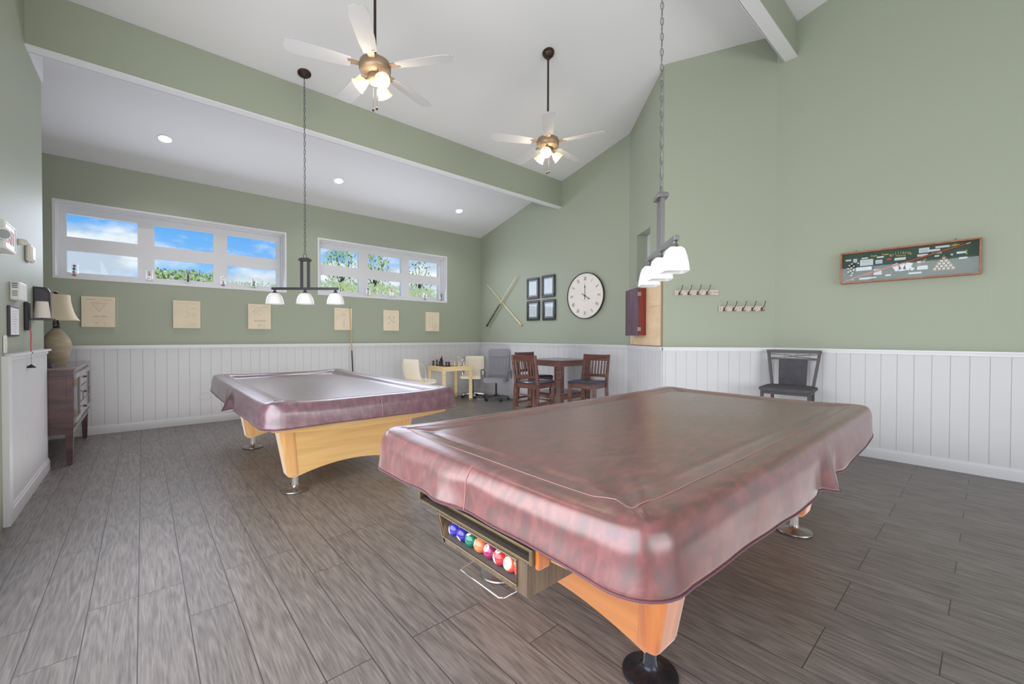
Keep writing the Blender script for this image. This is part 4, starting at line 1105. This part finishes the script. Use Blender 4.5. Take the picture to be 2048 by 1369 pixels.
# pub table
t = thing('pub_table', 'tall square dark cherry pub table with low shelf between the pub chairs', 'table', (4.91, 4.47, 0))
S = .36; HT = .852
MB().box(-S, S, -S, S, HT - .022, HT).build('tabletop', CHAIRW, t, bevel=.004)
m = MB(); a = S - .012
m.box(-a, a, -a, -a + .02, HT - .09, HT - .022); m.box(-a, a, a - .02, a, HT - .09, HT - .022); m.box(-a, -a + .02, -a, a, HT - .09, HT - .022); m.box(a - .02, a, -a, a, HT - .09, HT - .022)
m.build('apron', CHAIRW, t)
for sx in (-1, 1):
    for sy in (-1, 1):
        c, d = sx * (S - .055), sy * (S - .055); MB().box(c - .042, c + .042, d - .042, d + .042, 0, HT - .022).build('leg', CHAIRW, t, bevel=.003)
m = MB(); m.box(-S + .06, S - .06, -S + .06, S - .06, .33, .35); m.box(-S + .05, S - .05, -S + .045, -S + .07, .27, .335); m.box(-S + .045, -S + .07, -S + .05, S - .05, .27, .335); m.box(-S + .05, S - .05, S - .07, S - .045, .27, .335); m.box(S - .07, S - .045, -S + .05, S - .05, .27, .335)
m.build('lower_shelf', CHAIRW, t)

# black bar-height dining chair on the right
t = thing('metal_chair', 'charcoal metal chair with padded seat by the right wall', 'chair', (5.11, 1.40, 0), -R90 + .10)
W, D, HS, HT = .225, .20, .64, 1.045
for sx in (-1, 1):
    MB().beam((sx * (W - .015), -D + .015, 0), (sx * (W - .02), -D + .02, HS), .028, .028).build('leg', DINFR, t)
    MB().beam((sx * (W - .035), D + .04, 0), (sx * (W - .04), D, HS + .02), .028, .028).beam((sx * (W - .04), D, HS), (sx * (W + .012), D + .06, HT), .030, .026, w2=.036).build('leg', DINFR, t)
yb = lambda z: D + .06 * (z - HS) / (HT - HS); xb = lambda z: W - .04 + .052 * (z - HS) / (HT - HS)
MB().beam((-W - .028, yb(HT), HT), (W + .028, yb(HT), HT), .026, .034).build('top_rail', DINFR, t)
MB().beam((-xb(HT - .08), yb(HT - .08), HT - .082), (xb(HT - .08), yb(HT - .08), HT - .082), .018, .016).build('mid_rail', DINFR, t)
m = MB()
for s1 in (-1, 1): m.tube([(-xb(HT) + .01, yb(HT - .02), HT - .052 + s1 * .024), (-.05, yb(HT - .05), HT - .050 + s1 * .008), (0, yb(HT - .05) - .002 * s1, HT - .050), (.05, yb(HT - .05), HT - .050 - s1 * .008), (xb(HT) - .01, yb(HT - .02), HT - .052 - s1 * .024)][::1], .003, 6)
m.build('crossed_wires', DINFR, t)
M = Matrix.Identity(4)
z0, z1 = HS + .0, HT - .085
vs = [(-.125, yb(z0) - .016, z0), (.125, yb(z0) - .016, z0), (.132, yb(z1) - .016, z1), (-.132, yb(z1) - .016, z1), (-.125, yb(z0) + .014, z0), (.125, yb(z0) + .014, z0), (.132, yb(z1) + .014, z1), (-.132, yb(z1) + .014, z1)]
MB().add(vs, [(0, 1, 2, 3), (7, 6, 5, 4), (0, 4, 5, 1), (1, 5, 6, 2), (2, 6, 7, 3), (3, 7, 4, 0)]).build('backrest', DINSEAT, t, bevel=.006)
s = MB(); prof = [(0, 0), (.012, .008), (.018, .022), (.012, .038), (-.03, .050)]; vs = []
for o, dz in prof:
    for x, y, _, _ in rrect(W + .008 + o - .012, D + o, .06, 6, 6, 5): vs.append((x, y - .01, HS + dz))
q = len(vs) // len(prof); fs = [(a * q + i, a * q + (i + 1) % q, (a + 1) * q + (i + 1) % q, (a + 1) * q + i) for a in range(len(prof) - 1) for i in range(q)] + [tuple(range(q))[::-1], tuple(range(4 * q, 5 * q))]
s.add(vs, fs).build('seat', DINSEAT, t, smooth=True)
m = MB(); m.box(-W + .015, W - .015, -D + .01, -D + .03, HS - .028, HS); m.box(-W + .03, W - .03, D - .02, D, HS - .028, HS)
for sx in (-1, 1): m.box(sx * (W - .03) - .01, sx * (W - .03) + .01, -D + .01, D, HS - .028, HS)
m.build('seat_frame', DINFR, t)
MB().beam((-W + .03, -D + .02, .2), (W - .03, -D + .02, .2), .02, .02).build('footrest', DINFR, t)

# swivel chairs
def pad(m_, cx, cy, cz, w_, d_, h_, M=None, r=.05, tilt=None):
    prof = [(-.03, 0), (-.006, .18), (0, .5), (-.006, .82), (-.03, 1)]; vs = []
    for o, u in prof:
        for x, y, _, _ in rrect(w_ + o, d_ + o, max(.01, r + o), 6, 6, 5): vs.append((cx + x, cy + y, cz + u * h_))
    q = len(vs) // 5; fs = [(a * q + i, a * q + (i + 1) % q, (a + 1) * q + (i + 1) % q, (a + 1) * q + i) for a in range(4) for i in range(q)] + [tuple(range(q))[::-1], tuple(range(4 * q, 5 * q))]
    m_.add(vs, fs, M)
def swivel_base(t, metal, hubm, r, hz, a0=0):
    b = MB().lathe([(.035, .06), (.035, .10), (.02, .11)], n=16).build('base_hub', hubm, t, smooth=True)
    MB().cyl((0, 0, .10), (0, 0, hz), .022, .018).build('gas_column', hubm if hubm is BLKPL else metal, t, smooth=True)
    for k in range(5):
        a = a0 + 2 * PI * k / 5; e = (r * math.cos(a), r * math.sin(a), .062)
        o = MB().beam((.02 * math.cos(a), .02 * math.sin(a), .085), e, .034, .024, w2=.022, h2=.016).build('base_spoke', metal, t)
        c = MB()
        px, py = -math.sin(a), math.cos(a)
        for s1 in (-1, 1): c.cyl((e[0] + px * .008 * s1, e[1] + py * .008 * s1, .024), (e[0] + px * .020 * s1, e[1] + py * .020 * s1, .024), .024, n=16)
        c.cyl((e[0], e[1], .024), (e[0], e[1], .062), .006); c.build('caster', BLKPL, t, smooth=True)
# grey executive chair
t = thing('office_chair', 'grey high-back office chair with armrests on black casters', 'office chair', (5.04, 6.19, 0), math.radians(-52))
swivel_base(t, BLKPL, BLKPL, .235, .34, .3)
m = MB(); pad(m, 0, -.02, .345, .225, .215, .085, r=.09); m.build('seat', GREYUP, t, smooth=True)
M = T(0, .185, .40) @ Matrix.Rotation(math.radians(-9), 4, 'X')
def slab_back(m_, w0, w1, hh, th, M, rows=12, bulge=.02):
    vs, fs = [], []; C = 9
    for s1 in (-1, 1):
        for j in range(rows + 1):
            v = j / rows; ww = w0 + (w1 - w0) * v; ww *= 1 - .10 * max(0, (v - .93) / .07) ** 2
            for i in range(C):
                u = -1 + 2 * i / (C - 1); ed = (1 - u ** 8) * (1 - (2 * v - 1) ** 10)
                vs.append((ww * u, s1 * (th * .35 + th * .65 * ed) + bulge * math.sin(v * PI) * 1 - bulge * .5, hh * v))
    n1 = (rows + 1) * C
    for s1 in (0, 1):
        for j in range(rows):
            for i in range(C - 1):
                a = s1 * n1 + j * C + i; fs.append((a, a + 1, a + C + 1, a + C) if s1 == 0 else (a, a + C, a + C + 1, a + 1))
    for j in range(rows):
        fs.append((j * C, (j + 1) * C, n1 + (j + 1) * C, n1 + j * C)); fs.append((j * C + C - 1, n1 + j * C + C - 1, n1 + (j + 1) * C + C - 1, (j + 1) * C + C - 1))
    for i in range(C - 1): fs.append((i, n1 + i, n1 + i + 1, i + 1)); e = rows * C; fs.append((e + i, e + i + 1, n1 + e + i + 1, n1 + e + i))
    m_.add(vs, fs, M)
m = MB(); slab_back(m, .195, .215, .57, .035, M); m.build('backrest', GREYUP, t, smooth=True)
m = MB(); m.tube([tuple(M @ Vector(p)) for p in ((-.20, -.036, .42), (-.1, -.042, .405), (0, -.043, .40), (.1, -.042, .405), (.20, -.036, .42))], .003, 6)
for i in range(7):
    x = -.15 + i * .05; m.tube([tuple(M @ Vector(p)) for p in ((x, -.030, .03), (x, -.034, .2), (x, -.040, .39))], .0016, 5)
m.build('backrest_stitching', GREYPL, t)
for sx in (-1, 1):
    m = MB(); m.tube([(sx * .20, -.08, .37), (sx * .25, -.09, .38), (sx * .262, -.11, .46), (sx * .262, -.12, .555)], .014, 8); m.tube([(sx * .262, .16, .40), (sx * .264, .15, .50), (sx * .262, .10, .560)], .012, 8)
    o = m.build('armrest', GREYPL, t, smooth=True)
    m = MB(); pad(m, sx * .262, -.015, .55, .030, .135, .035, r=.028); m.build('arm_pad', GREYUP, o, smooth=True)
# cream chairs
def cream_chair(lab, loc, rotz, first=None):
    if first: return dup(first, loc, rotz, lab)
    t = thing('cream_swivel_chair', lab, 'office chair', loc, rotz, 'cream swivel chairs at the chess table')
    swivel_base(t, CHROME, BLKPL, .225, .36, .1)
    m = MB(); pad(m, 0, -.01, .375, .215, .20, .075, r=.05); m.build('seat', CREAM, t, smooth=True)
    M = T(0, .165, .44) @ Matrix.Rotation(math.radians(-10), 4, 'X')
    m = MB(); slab_back(m, .20, .195, .37, .028, M, 12, .03); m.build('backrest', CREAM, t, smooth=True)
    m = MB()
    for k in range(5):
        z = .05 + k * .055; m.tube([tuple(M @ Vector((x, -.030 + .028 * math.sin(z / .37 * PI) - .012, z))) for x in (-.18, 0, .18)], .0022, 5)
    for k in range(4):
        y = -.14 + k * .08; m.tube([(-.18, y, .4505), (0, y, .452), (.18, y, .4505)], .0022, 5)
    m.build('channel_stitching', PLASTC, t)
    for sx in (-1, 1):
        m = MB(); pts = [(sx * .19, .235, .775), (sx * .225, .20, .765), (sx * .24, .14, .71), (sx * .24, .10, .62), (sx * .235, .09, .50), (sx * .20, .08, .38)]
        m.tube(pts, .007, 7); m.build('chrome_arm', CHROME, t, smooth=True)
    return t
cc = cream_chair('cream swivel chair with chrome arms at the left of the chess table', (3.66, 6.60, 0), R90 + .25)
cream_chair('cream swivel chair behind the chess table beside the grey chair', (4.93, 6.80, 0), math.radians(-48), cc)

# chess table with pieces
TX0, TX1, TY0, TY1, TZ = 4.07, 4.71, 6.50, 7.06, .64
t = thing('chess_table', 'small square pale birch table holding the chess set', 'table', ((TX0 + TX1) / 2, (TY0 + TY1) / 2, 0))
a, b = (TX1 - TX0) / 2, (TY1 - TY0) / 2
MB().box(-a, a, -b, b, TZ - .012, TZ).build('tabletop', PINE, t)
m = MB(); m.box(-a + .004, a - .004, -b + .004, -b + .024, TZ - .075, TZ - .012); m.box(-a + .004, a - .004, b - .024, b - .004, TZ - .075, TZ - .012); m.box(-a + .004, -a + .024, -b, b, TZ - .075, TZ - .012); m.box(a - .024, a - .004, -b, b, TZ - .075, TZ - .012)
m.build('apron', PINE, t)
for sx in (-1, 1):
    for sy in (-1, 1):
        c, d = sx * (a - .023), sy * (b - .023); MB().box(c - .023, c + .023, d - .023, d + .023, 0, TZ - .012).build('leg', PINE, t)
bs = .52; 
t = thing('chess_board', 'wooden chess board lying on the pale birch table', 'chess board', ((TX0 + TX1) / 2, (TY0 + TY1) / 2, TZ), 0)
MB().box(-bs / 2 - .02, bs / 2 + .02, -bs / 2 - .02, bs / 2 + .02, 0, .010).build('board', PINE, t)
m = MB(); q = bs / 8
for i in range(8):
    for j in range(8):
        if (i + j) % 2: m.box(-bs / 2 + i * q, -bs / 2 + (i + 1) * q, -bs / 2 + j * q, -bs / 2 + (j + 1) * q, .0098, .0108)
m.build('dark_squares', SQD, t)
PROF = {'pawn': [(.017, 0), (.017, .006), (.011, .013), (.007, .030), (.011, .034), (.007, .038), (.011, .046), (.009, .054), (.003, .058)],
        'rook': [(.019, 0), (.019, .008), (.012, .016), (.010, .044), (.015, .050), (.015, .064), (.010, .064)],
        'knight': [(.019, 0), (.019, .008), (.013, .016), (.011, .026)],
        'bishop': [(.019, 0), (.019, .008), (.011, .018), (.007, .046), (.012, .052), (.007, .056), (.012, .066), (.008, .080), (.002, .088)],
        'queen': [(.022, 0), (.022, .010), (.013, .022), (.008, .066), (.014, .074), (.008, .078), (.015, .096), (.006, .098), (.003, .106)],
        'king': [(.022, 0), (.022, .010), (.014, .022), (.009, .072), (.015, .080), (.009, .084), (.015, .104), (.006, .110), (.003, .114)]}
order = ['rook', 'knight', 'bishop', 'queen', 'king', 'bishop', 'knight', 'rook']
pm = {}
bx_, by_ = (TX0 + TX1) / 2, (TY0 + TY1) / 2
near_far = ['nearest the camera side', 'second from the camera side', 'third from the camera side', 'fourth from the camera side', 'fifth from the camera side', 'sixth from the camera side', 'seventh from the camera side', 'closest to the window wall']
def piece(kind, dark, i, j):
    key = (kind, dark)
    x = bx_ - bs / 2 + (i + .5) * q; y = by_ - bs / 2 + (j + .5) * q
    if key not in pm:
        m = MB(); m.lathe(PROF[kind], n=14)
        if kind == 'knight':
            m.prism([(-.012, .024), (.010, .024), (.011, .045), (.004, .062), (-.004, .066), (-.018, .050), (-.016, .043), (-.004, .046)], -.007, .007, 'y')
        if kind == 'king': m.box(-.0025, .0025, -.0025, .0025, .112, .132); m.box(-.008, .008, -.0025, .0025, .120, .125)
        pm[key] = m.build('chess_' + kind, CHESSB if dark else CHESSW, None, smooth=True); o = pm[key]
    else:
        o = pm[key].copy(); COL.objects.link(o)
    o.location = Vector((x, y, TZ + .0108)) * U
    o.scale = (1.4, 1.4, 1.4)
    tag(o, '%s %s on the chess board, %s of its row' % ('dark' if dark else 'pale', kind, near_far[j]), 'chess piece', 'dark chess pieces' if dark else 'pale chess pieces')
for j, i in ((0, 0), (2, 0), (3, 0), (4, 1), (5, 0), (7, 0)): piece(order[j], True, i, j)
for j, i in ((0, 1), (2, 2), (5, 1), (7, 2)): piece('pawn', True, i, j)
for j, i in ((0, 7), (1, 5), (3, 7), (4, 7), (6, 6), (7, 7)): piece(order[j], False, i, j)
for j, i in ((0, 6), (3, 5), (5, 6), (7, 6)): piece('pawn', False, i, j)

# ------------------------------------------------------------------ left side: sideboard, lamp, wall devices
t = thing('sideboard', 'dark mahogany sideboard with glazed doors behind the left wall end', 'cabinet', (-.69, 6.32, 0), 0)
# local: front faces +X; x from -.21 to .21, y from -.72 to .72
X0, X1, Y0, Y1 = -.21, .205, -.715, .715
MB().box(X0 - .01, X1 + .02, Y0 - .02, Y1 + .02, .885, .905).build('top', CABT, t, bevel=.003)
MB().box(X0 - .0, X1 + .008, Y0 - .008, Y1 + .008, .868, .885).build('top_moulding', CABW, t)
MB().box(X0, X1, Y0, Y1, .36, .868).build('body', CABW, t, bevel=.002)
m = MB(); m.box(X0 + .045, X1 - .045, Y0 - .006, Y0 + .002, .40, .83)
m.build('side_panel', CABW, t, bevel=.002)
MB().box(X0 - .0, X1 + .01, Y0 - .01, Y1 + .01, .348, .362).build('lower_moulding', CABW, t, bevel=.002)
MB().box(X0 + .03, X1 - .005, Y0 + .01, Y1 - .01, .29, .348).build('skirt', CABW, t)
for sx, xx in ((0, X0 + .03), (1, X1 - .03)):
    for yy in (Y0 + .03, Y1 - .03):
        MB().beam((xx, yy, 0), (xx, yy, .35), .038, .038, w2=.056, h2=.056).build('leg', CABW, t)
FG = mat('cabinet front with painted sheen', (134, 126, 132), .3, coat=.5)  # light sheen on the dark mahogany front, painted in as grey
for k, (ya, yb_) in enumerate(((Y0 + .03, Y0 + .40), (Y1 - .40, Y1 - .03))):
    m = MB(); f = .045; xx = X1
    m.box(xx, xx + .016, ya, yb_, .80, .85); m.box(xx, xx + .016, ya, yb_, .385, .43); m.box(xx, xx + .016, ya, ya + f, .43, .80); m.box(xx, xx + .016, yb_ - f, yb_, .43, .80)
    m.box(xx, xx + .012, (ya + yb_) / 2 - .008, (ya + yb_) / 2 + .008, .43, .80)
    d = m.build('door', FG, t)
    MB().box(xx + .001, xx + .006, ya + f, yb_ - f, .43, .80).build('door_glass', DARK, d)
    m = MB(); yy = yb_ - .02 if k == 0 else ya + .02
    m.tube([(xx + .016, yy, .66), (xx + .035, yy, .64), (xx + .035, yy, .56), (xx + .016, yy, .54)], .005, 6); m.build('pull_handle', STEEL, d)
    if k == 0:
        m = MB()
        for z in (.47, .76): m.box(xx + .002, xx + .019, ya - .012, ya + .004, z - .03, z + .03)
        m.build('hinge', BRASSD, d)
for k in range(3):
    z0 = .70 - k * .155
    d = MB().box(X1, X1 + .016, Y0 + .42, Y1 - .42, z0, z0 + .145).build('drawer', FG, t, bevel=.003)
    m = MB(); m.tube([(X1 + .016, -.04, z0 + .07), (X1 + .034, -.03, z0 + .07), (X1 + .034, .03, z0 + .07), (X1 + .016, .04, z0 + .07)], .007, 6); m.build('drawer_pull', BRONZE, d)
ob = MB().box(-.09, .09, -.09, .09, 0, .038).build('black_box', BLACK, None, bevel=.003); ob.location = Vector((-.72, 5.78, .905)) * U
tag(ob, 'flat black box on the sideboard beside the wall end', 'box')
t = thing('table_lamp', 'tan ceramic table lamp with beige shade on the dark sideboard', 'lamp', (-.655, 6.24, .905))
MB().lathe([(.062, 0), (.064, .006), (.092, .09), (.106, .16), (.110, .200), (.100, .250), (.068, .315), (.034, .362), (.024, .372)], n=40).build('lamp_base', STONE, t, smooth=True)
m = MB(); m.lathe([(.022, .37), (.028, .382), (.020, .395), (.028, .408), (.020, .422), (.012, .47)], n=20); m.build('lamp_neck', BLACK, t, smooth=True)
prof = [(.165, .395), (.142, .43), (.124, .48), (.110, .54), (.100, .60), (.097, .655), (.094, .655), (.097, .60), (.107, .54), (.121, .48), (.139, .43), (.162, .397)]
vs = []
for r, z in prof:
    for x, y, _, _ in rrect(r, r, r * .5, 3, 3, 4): vs.append((x, y, z))
q_ = len(vs) // len(prof); fs = [(a * q_ + i, a * q_ + (i + 1) % q_, (a + 1) * q_ + (i + 1) % q_, (a + 1) * q_ + i) for a in range(len(prof) - 1) for i in range(q_)]
MB().add([(x, y, z + .055) for x, y, z in vs], fs).build('lamp_shade', SHADE, t, smooth=True)
m = MB(); m.cyl((0, 0, .46), (0, 0, .72), .004); m.cyl((-.097, 0, .703), (.097, 0, .703), .0025, n=6); m.sphere((0, 0, .730), .016, 12, 8, (1.3, 1.3, .7)); m.build('finial', BLACK, t, smooth=True)

def leftthing(name, label, cat, y, z, group=None): return thing(name, label, cat, (XL, y, z), R90, group)
t = leftthing('exit_sign', 'white exit sign box with emergency lamp head on the left wall', 'exit sign', 3.955, 1.797)
MB().box(-.14, .138, -.058, 0, -.083, .083).build('housing', PLASTW, t, bevel=.004)
MB().text('EXIT', .105, T(0, -.0595, -.004) @ FX @ Matrix.Diagonal((1, 1.15, 1, 1)), .001).build('sign_lettering', REDT, t)
m = MB(); m.box(-.132, .13, -.061, -.057, .070, .076); m.box(-.132, .13, -.061, -.057, -.076, -.070); m.box(-.132, -.126, -.061, -.057, -.076, .076); m.box(.124, .13, -.061, -.057, -.076, .076); m.build('face_border', PLASTC, t)
c = Vector((-.15, -.09, .0))
o = MB().cyl((-.13, -.035, -.005), (-.16, -.045, -.005), .010).cyl((-.155, -.04, -.005), (-.185, -.062, -.008), .028, .033, 24).build('lamp_head', PLASTW, t, smooth=True)
MB().cyl((-.1846, -.0616, -.008), (-.188, -.0642, -.008), .027, .026, 24).build('lamp_lens', CGLASS, o)
ob = MB().lathe([(.022, 0), (.024, .012), (.018, .035), (.006, .045)], n=18, M=Mf).build('alarm_bell_button', PLASTC, None, smooth=True)
ob.location = Vector((XL, 4.60, 1.872)) * U; ob.rotation_euler = (0, 0, R90); tag(ob, 'small round off-white sensor dome beside the exit sign', 'sensor')
t = leftthing('alarm_sounder', 'off-white oval wall sounder between exit sign and window wall', 'wall sounder', 4.86, 1.828)
m = MB(); m.box(-.08, .08, -.034, 0, -.066, .066); m.build('sounder_body', PLASTC, t, bevel=.02, seg=4)
MB().box(-.055, .055, -.039, -.033, -.048, .048).build('sounder_face', PLASTW, t, bevel=.006)
t = leftthing('thermostat_box', 'white vented plastic control box on the left wall above the framed notice', 'control box', 4.40, 1.502)
MB().box(-.112, .112, -.048, 0, -.062, .060).build('box_body', PLASTW, t, bevel=.008, seg=3)
m = MB()
for z in (-.035, -.022, -.009, .018, .031, .044): m.box(-.1132, -.1115, -.036, -.012, z, z + .005)
m.build('vent_slots', GREYPL, t)
t = leftthing('framed_notice', 'small dark framed notice on the left wall below the control box', 'notice', 4.345, 1.296)
MB().box(-.135, .135, -.014, 0, -.102, .102).build('frame', IRON, t, bevel=.003)
MB().box(-.118, .118, -.0155, -.013, -.09, .09).build('notice_paper', PAPER, t)
m = MB()
for i in range(9): m.box(-.075, .06 - .02 * (i % 3), -.0165, -.0152, .065 - i * .017, .067 - i * .017)
m.build('notice_print', PAPERL, t)
t = leftthing('light_switch', 'white light switch plate at the left photo edge', 'light switch', 4.125, 1.145)
MB().box(-.035, .04, -.008, -.001, -.056, .056).build('switch_plate', PLASTW, t, bevel=.003)
MB().box(-.014, .014, -.013, -.007, -.03, .03).build('switch_rocker', PLASTC, t, bevel=.002)
# swing-arm sconce
t = leftthing('wall_sconce', 'black swing-arm wall sconce with white shade in front of the lamp', 'wall lamp', 4.80, 1.33)
MB().box(-.075, .03, -.024, 0, -.09, .122).build('wall_bracket', BLKPL, t, bevel=.006)
MB().beam((0, -.01, -.005), (.0, -.150, -.005), .016, .014).build('swing_arm', IRON, t)
MB().lathe([(.006, .0), (.006, .05)], (0, -.082, -.0), 12).build('candle_sleeve', BLKPL, t)
MB().lathe([(.047, .006), (.044, .04), (.034, .132), (.032, .132), (.042, .04), (.045, .007)], (0, -.082, 0), 28, cap=False).build('lamp_shade', SHADEW, t, smooth=True)
m = MB(); m.tube([(0, -.148, 0), (0, -.148, -.04)], .006, 8); m.sphere((0, -.148, -.042), .014, 10, 8); m.sphere((0, -.148, -.02), .012, 10, 8); m.build('arm_finial', BLACK, t)
t = leftthing('arched_backplate', 'black arched panel on the left wall behind the white sconce shade', 'wall panel', 5.12, 1.46)
poly = [(0, -.13), (-.094, -.13), (-.094, .085)] + [(-.060 - .034 * math.cos(a), .085 + .050 * math.sin(a)) for a in [R90 * i / 6 for i in range(1, 7)]] + [(0, .138)]
m = MB(); m.prism(poly, -.035, .035, 'x'); m.build('arched_board', BLACK, t, bevel=.003)
m = MB(); m.prism([(-.012, -.12), (-.080, -.12), (-.080, .08), (-.066, .108), (-.045, .118), (-.012, .120)], -.038, -.034, 'x'); m.build('inset_panel', IRON, t)
t = leftthing('pull_cord', 'thin red pull cord ending in a dark bell pull on the left wall', 'pull cord', 4.70, 1.235)
m = MB(); m.tube([(0, -.035, .02), (.012, -.038, -.03), (.01, -.036, -.10), (.018, -.036, -.16)], .004, 6); m.build('red_cord', REDC, t, smooth=True)
MB().box(-.02, .02, -.045, -.03, -.168, -.158).build('cord_toggle', REDC, t)
m = MB(); m.tube([(.018, -.036, -.16), (.02, -.036, -.255)], .0012, 5); m.build('thin_wire', STEEL, t)
MB().lathe([(.026, 0), (.022, .010), (.010, .020), (.004, .026)], (.02, -.036, -.275), 16).build('bell_pull', BRONZE, t, smooth=True)

# ------------------------------------------------------------------ world: blue sky with cumulus
w = bpy.data.worlds.new('sky'); scene.world = w; w.use_nodes = True; nt = w.node_tree; N = nt.nodes; L = nt.links
bg = N['Background']
tc = N.new('ShaderNodeTexCoord'); sp = N.new('ShaderNodeSeparateXYZ'); L.new(tc.outputs['Generated'], sp.inputs[0])
gr = ramp(nt, [(0.0, (214, 230, 246)), (.10, (150, 200, 248)), (.22, (84, 164, 240)), (1, (60, 130, 220))]); L.new(sp.outputs['Z'], gr.inputs[0])
mp = N.new('ShaderNodeMapping'); mp.inputs['Scale'].default_value = (4.0, 4.0, 9.0); mp.inputs['Location'].default_value = (5.3, 2.2, 1.35); L.new(tc.outputs['Generated'], mp.inputs[0])
n = N.new('ShaderNodeTexNoise'); n.inputs['Scale'].default_value = 1.0; n.inputs['Detail'].default_value = 8; n.inputs['Roughness'].default_value = .6; L.new(mp.outputs[0], n.inputs['Vector'])
zr = N.new('ShaderNodeMapRange'); zr.inputs[1].default_value = .06; zr.inputs[2].default_value = .24; zr.inputs[3].default_value = .12; zr.inputs[4].default_value = -.07; L.new(sp.outputs['Z'], zr.inputs[0])
ad = N.new('ShaderNodeMath'); ad.operation = 'ADD'; L.new(n.outputs['Fac'], ad.inputs[0]); L.new(zr.outputs[0], ad.inputs[1])
cr = N.new('ShaderNodeMapRange'); cr.inputs[1].default_value = .48; cr.inputs[2].default_value = .60; L.new(ad.outputs[0], cr.inputs[0])
n3 = N.new('ShaderNodeTexNoise'); n3.inputs['Scale'].default_value = 3; n3.inputs['Detail'].default_value = 6; L.new(mp.outputs[0], n3.inputs['Vector'])
cc2 = ramp(nt, [(.38, (196, 206, 222)), (.6, (250, 251, 255))]); L.new(n3.outputs['Fac'], cc2.inputs[0])
mx = N.new('ShaderNodeMix'); mx.data_type = 'RGBA'; L.new(cr.outputs[0], mx.inputs[0]); L.new(gr.outputs[0], mx.inputs[6]); L.new(cc2.outputs[0], mx.inputs[7])
L.new(mx.outputs[2], bg.inputs[0]); bg.inputs[1].default_value = 1.15

# ------------------------------------------------------------------ lights
def area(name, loc, rot, sx, sy, power, col=(1, 1, 1), spread=None):
    l = bpy.data.lights.new(name, 'AREA'); l.shape = 'RECTANGLE'; l.size = sx * U; l.size_y = sy * U; l.energy = power; l.color = col
    if spread: l.spread = spread
    o = bpy.data.objects.new(name, l); COL.objects.link(o); o.location = Vector(loc) * U; o.rotation_euler = rot
    return o
def point(name, loc, power, col, r=.05):
    l = bpy.data.lights.new(name, 'POINT'); l.energy = power; l.color = col; l.shadow_soft_size = r
    o = bpy.data.objects.new(name, l); COL.objects.link(o); o.location = Vector(loc) * U
LP = dict(rear=310, left=190, top=145, win=38, fan=13, down=9)
area('daylight_rear', (.7, YB + .1, 1.7), (R90, 0, 0), 7.2, 2.4, LP['rear'], (1, .985, .96))
area('daylight_left', (XL + .05, 1.2, 1.6), (R90, 0, -R90), 4.2, 2.2, LP['left'], (.97, .985, 1))
area('ceiling_fill_uplight', (2.4, 3.2, .03), (PI, 0, 0), 5.4, 7.4, LP['top'], (1, .99, .98))  # unseen upward lamp at floor level, added to lighten the ceiling
for wx in (W1, W2): area('daylight_window', ((wx[0] + wx[1]) / 2, YW - .03, 2.33), (-math.radians(74), 0, 0), 2.2, .8, LP['win'], (.80, .84, 1))
for x, y, a0 in ((1.375, 3.19, 100), (3.325, 3.20, -40)):
    point('fan_lamp', (x, y, 3.12), LP['fan'], (1, .86, .66), .08)
for x, y in ((.21, 6.37), (2.186, 6.37), (4.338, 6.40)):
    l = bpy.data.lights.new('downlight_lamp', 'SPOT'); l.energy = LP['down'] * 4; l.spot_size = 2.2; l.spot_blend = .8; l.shadow_soft_size = .06
    o = bpy.data.objects.new('downlight_lamp', l); COL.objects.link(o); o.location = Vector((x, y, zs(y) - .03)) * U

# ------------------------------------------------------------------ camera
cd = bpy.data.cameras.new('camera'); co = bpy.data.objects.new('camera', cd); COL.objects.link(co)
cd.sensor_fit = 'HORIZONTAL'; cd.sensor_width = 36; cd.lens = 840.667 / 2048 * 36; cd.clip_start = .05; cd.clip_end = 200
yaw, pitch, roll = .8498, -.0123, .0024
fw = Vector((math.cos(yaw), math.sin(yaw), 0)); rt = Vector((math.sin(yaw), -math.cos(yaw), 0)); up = Vector((0, 0, 1))
f2 = fw * math.cos(pitch) + up * math.sin(pitch); u2 = -fw * math.sin(pitch) + up * math.cos(pitch)
r3 = rt * math.cos(roll) + u2 * math.sin(roll); u3 = -rt * math.sin(roll) + u2 * math.cos(roll)
co.rotation_euler = Matrix((r3, u3, -f2)).transposed().to_euler()
co.location = (0, 0, 1.2 * U)
scene.camera = co
scene.view_settings.view_transform = 'Standard'
scene.view_settings.look = 'None'
scene.view_settings.exposure = 0
scene.cycles.max_bounces = 8
scene.cycles.transparent_max_bounces = 12
scene.cycles.caustics_reflective = False; scene.cycles.caustics_refractive = False
scene.cycles.sample_clamp_indirect = 4
scene.cycles.use_denoising = True
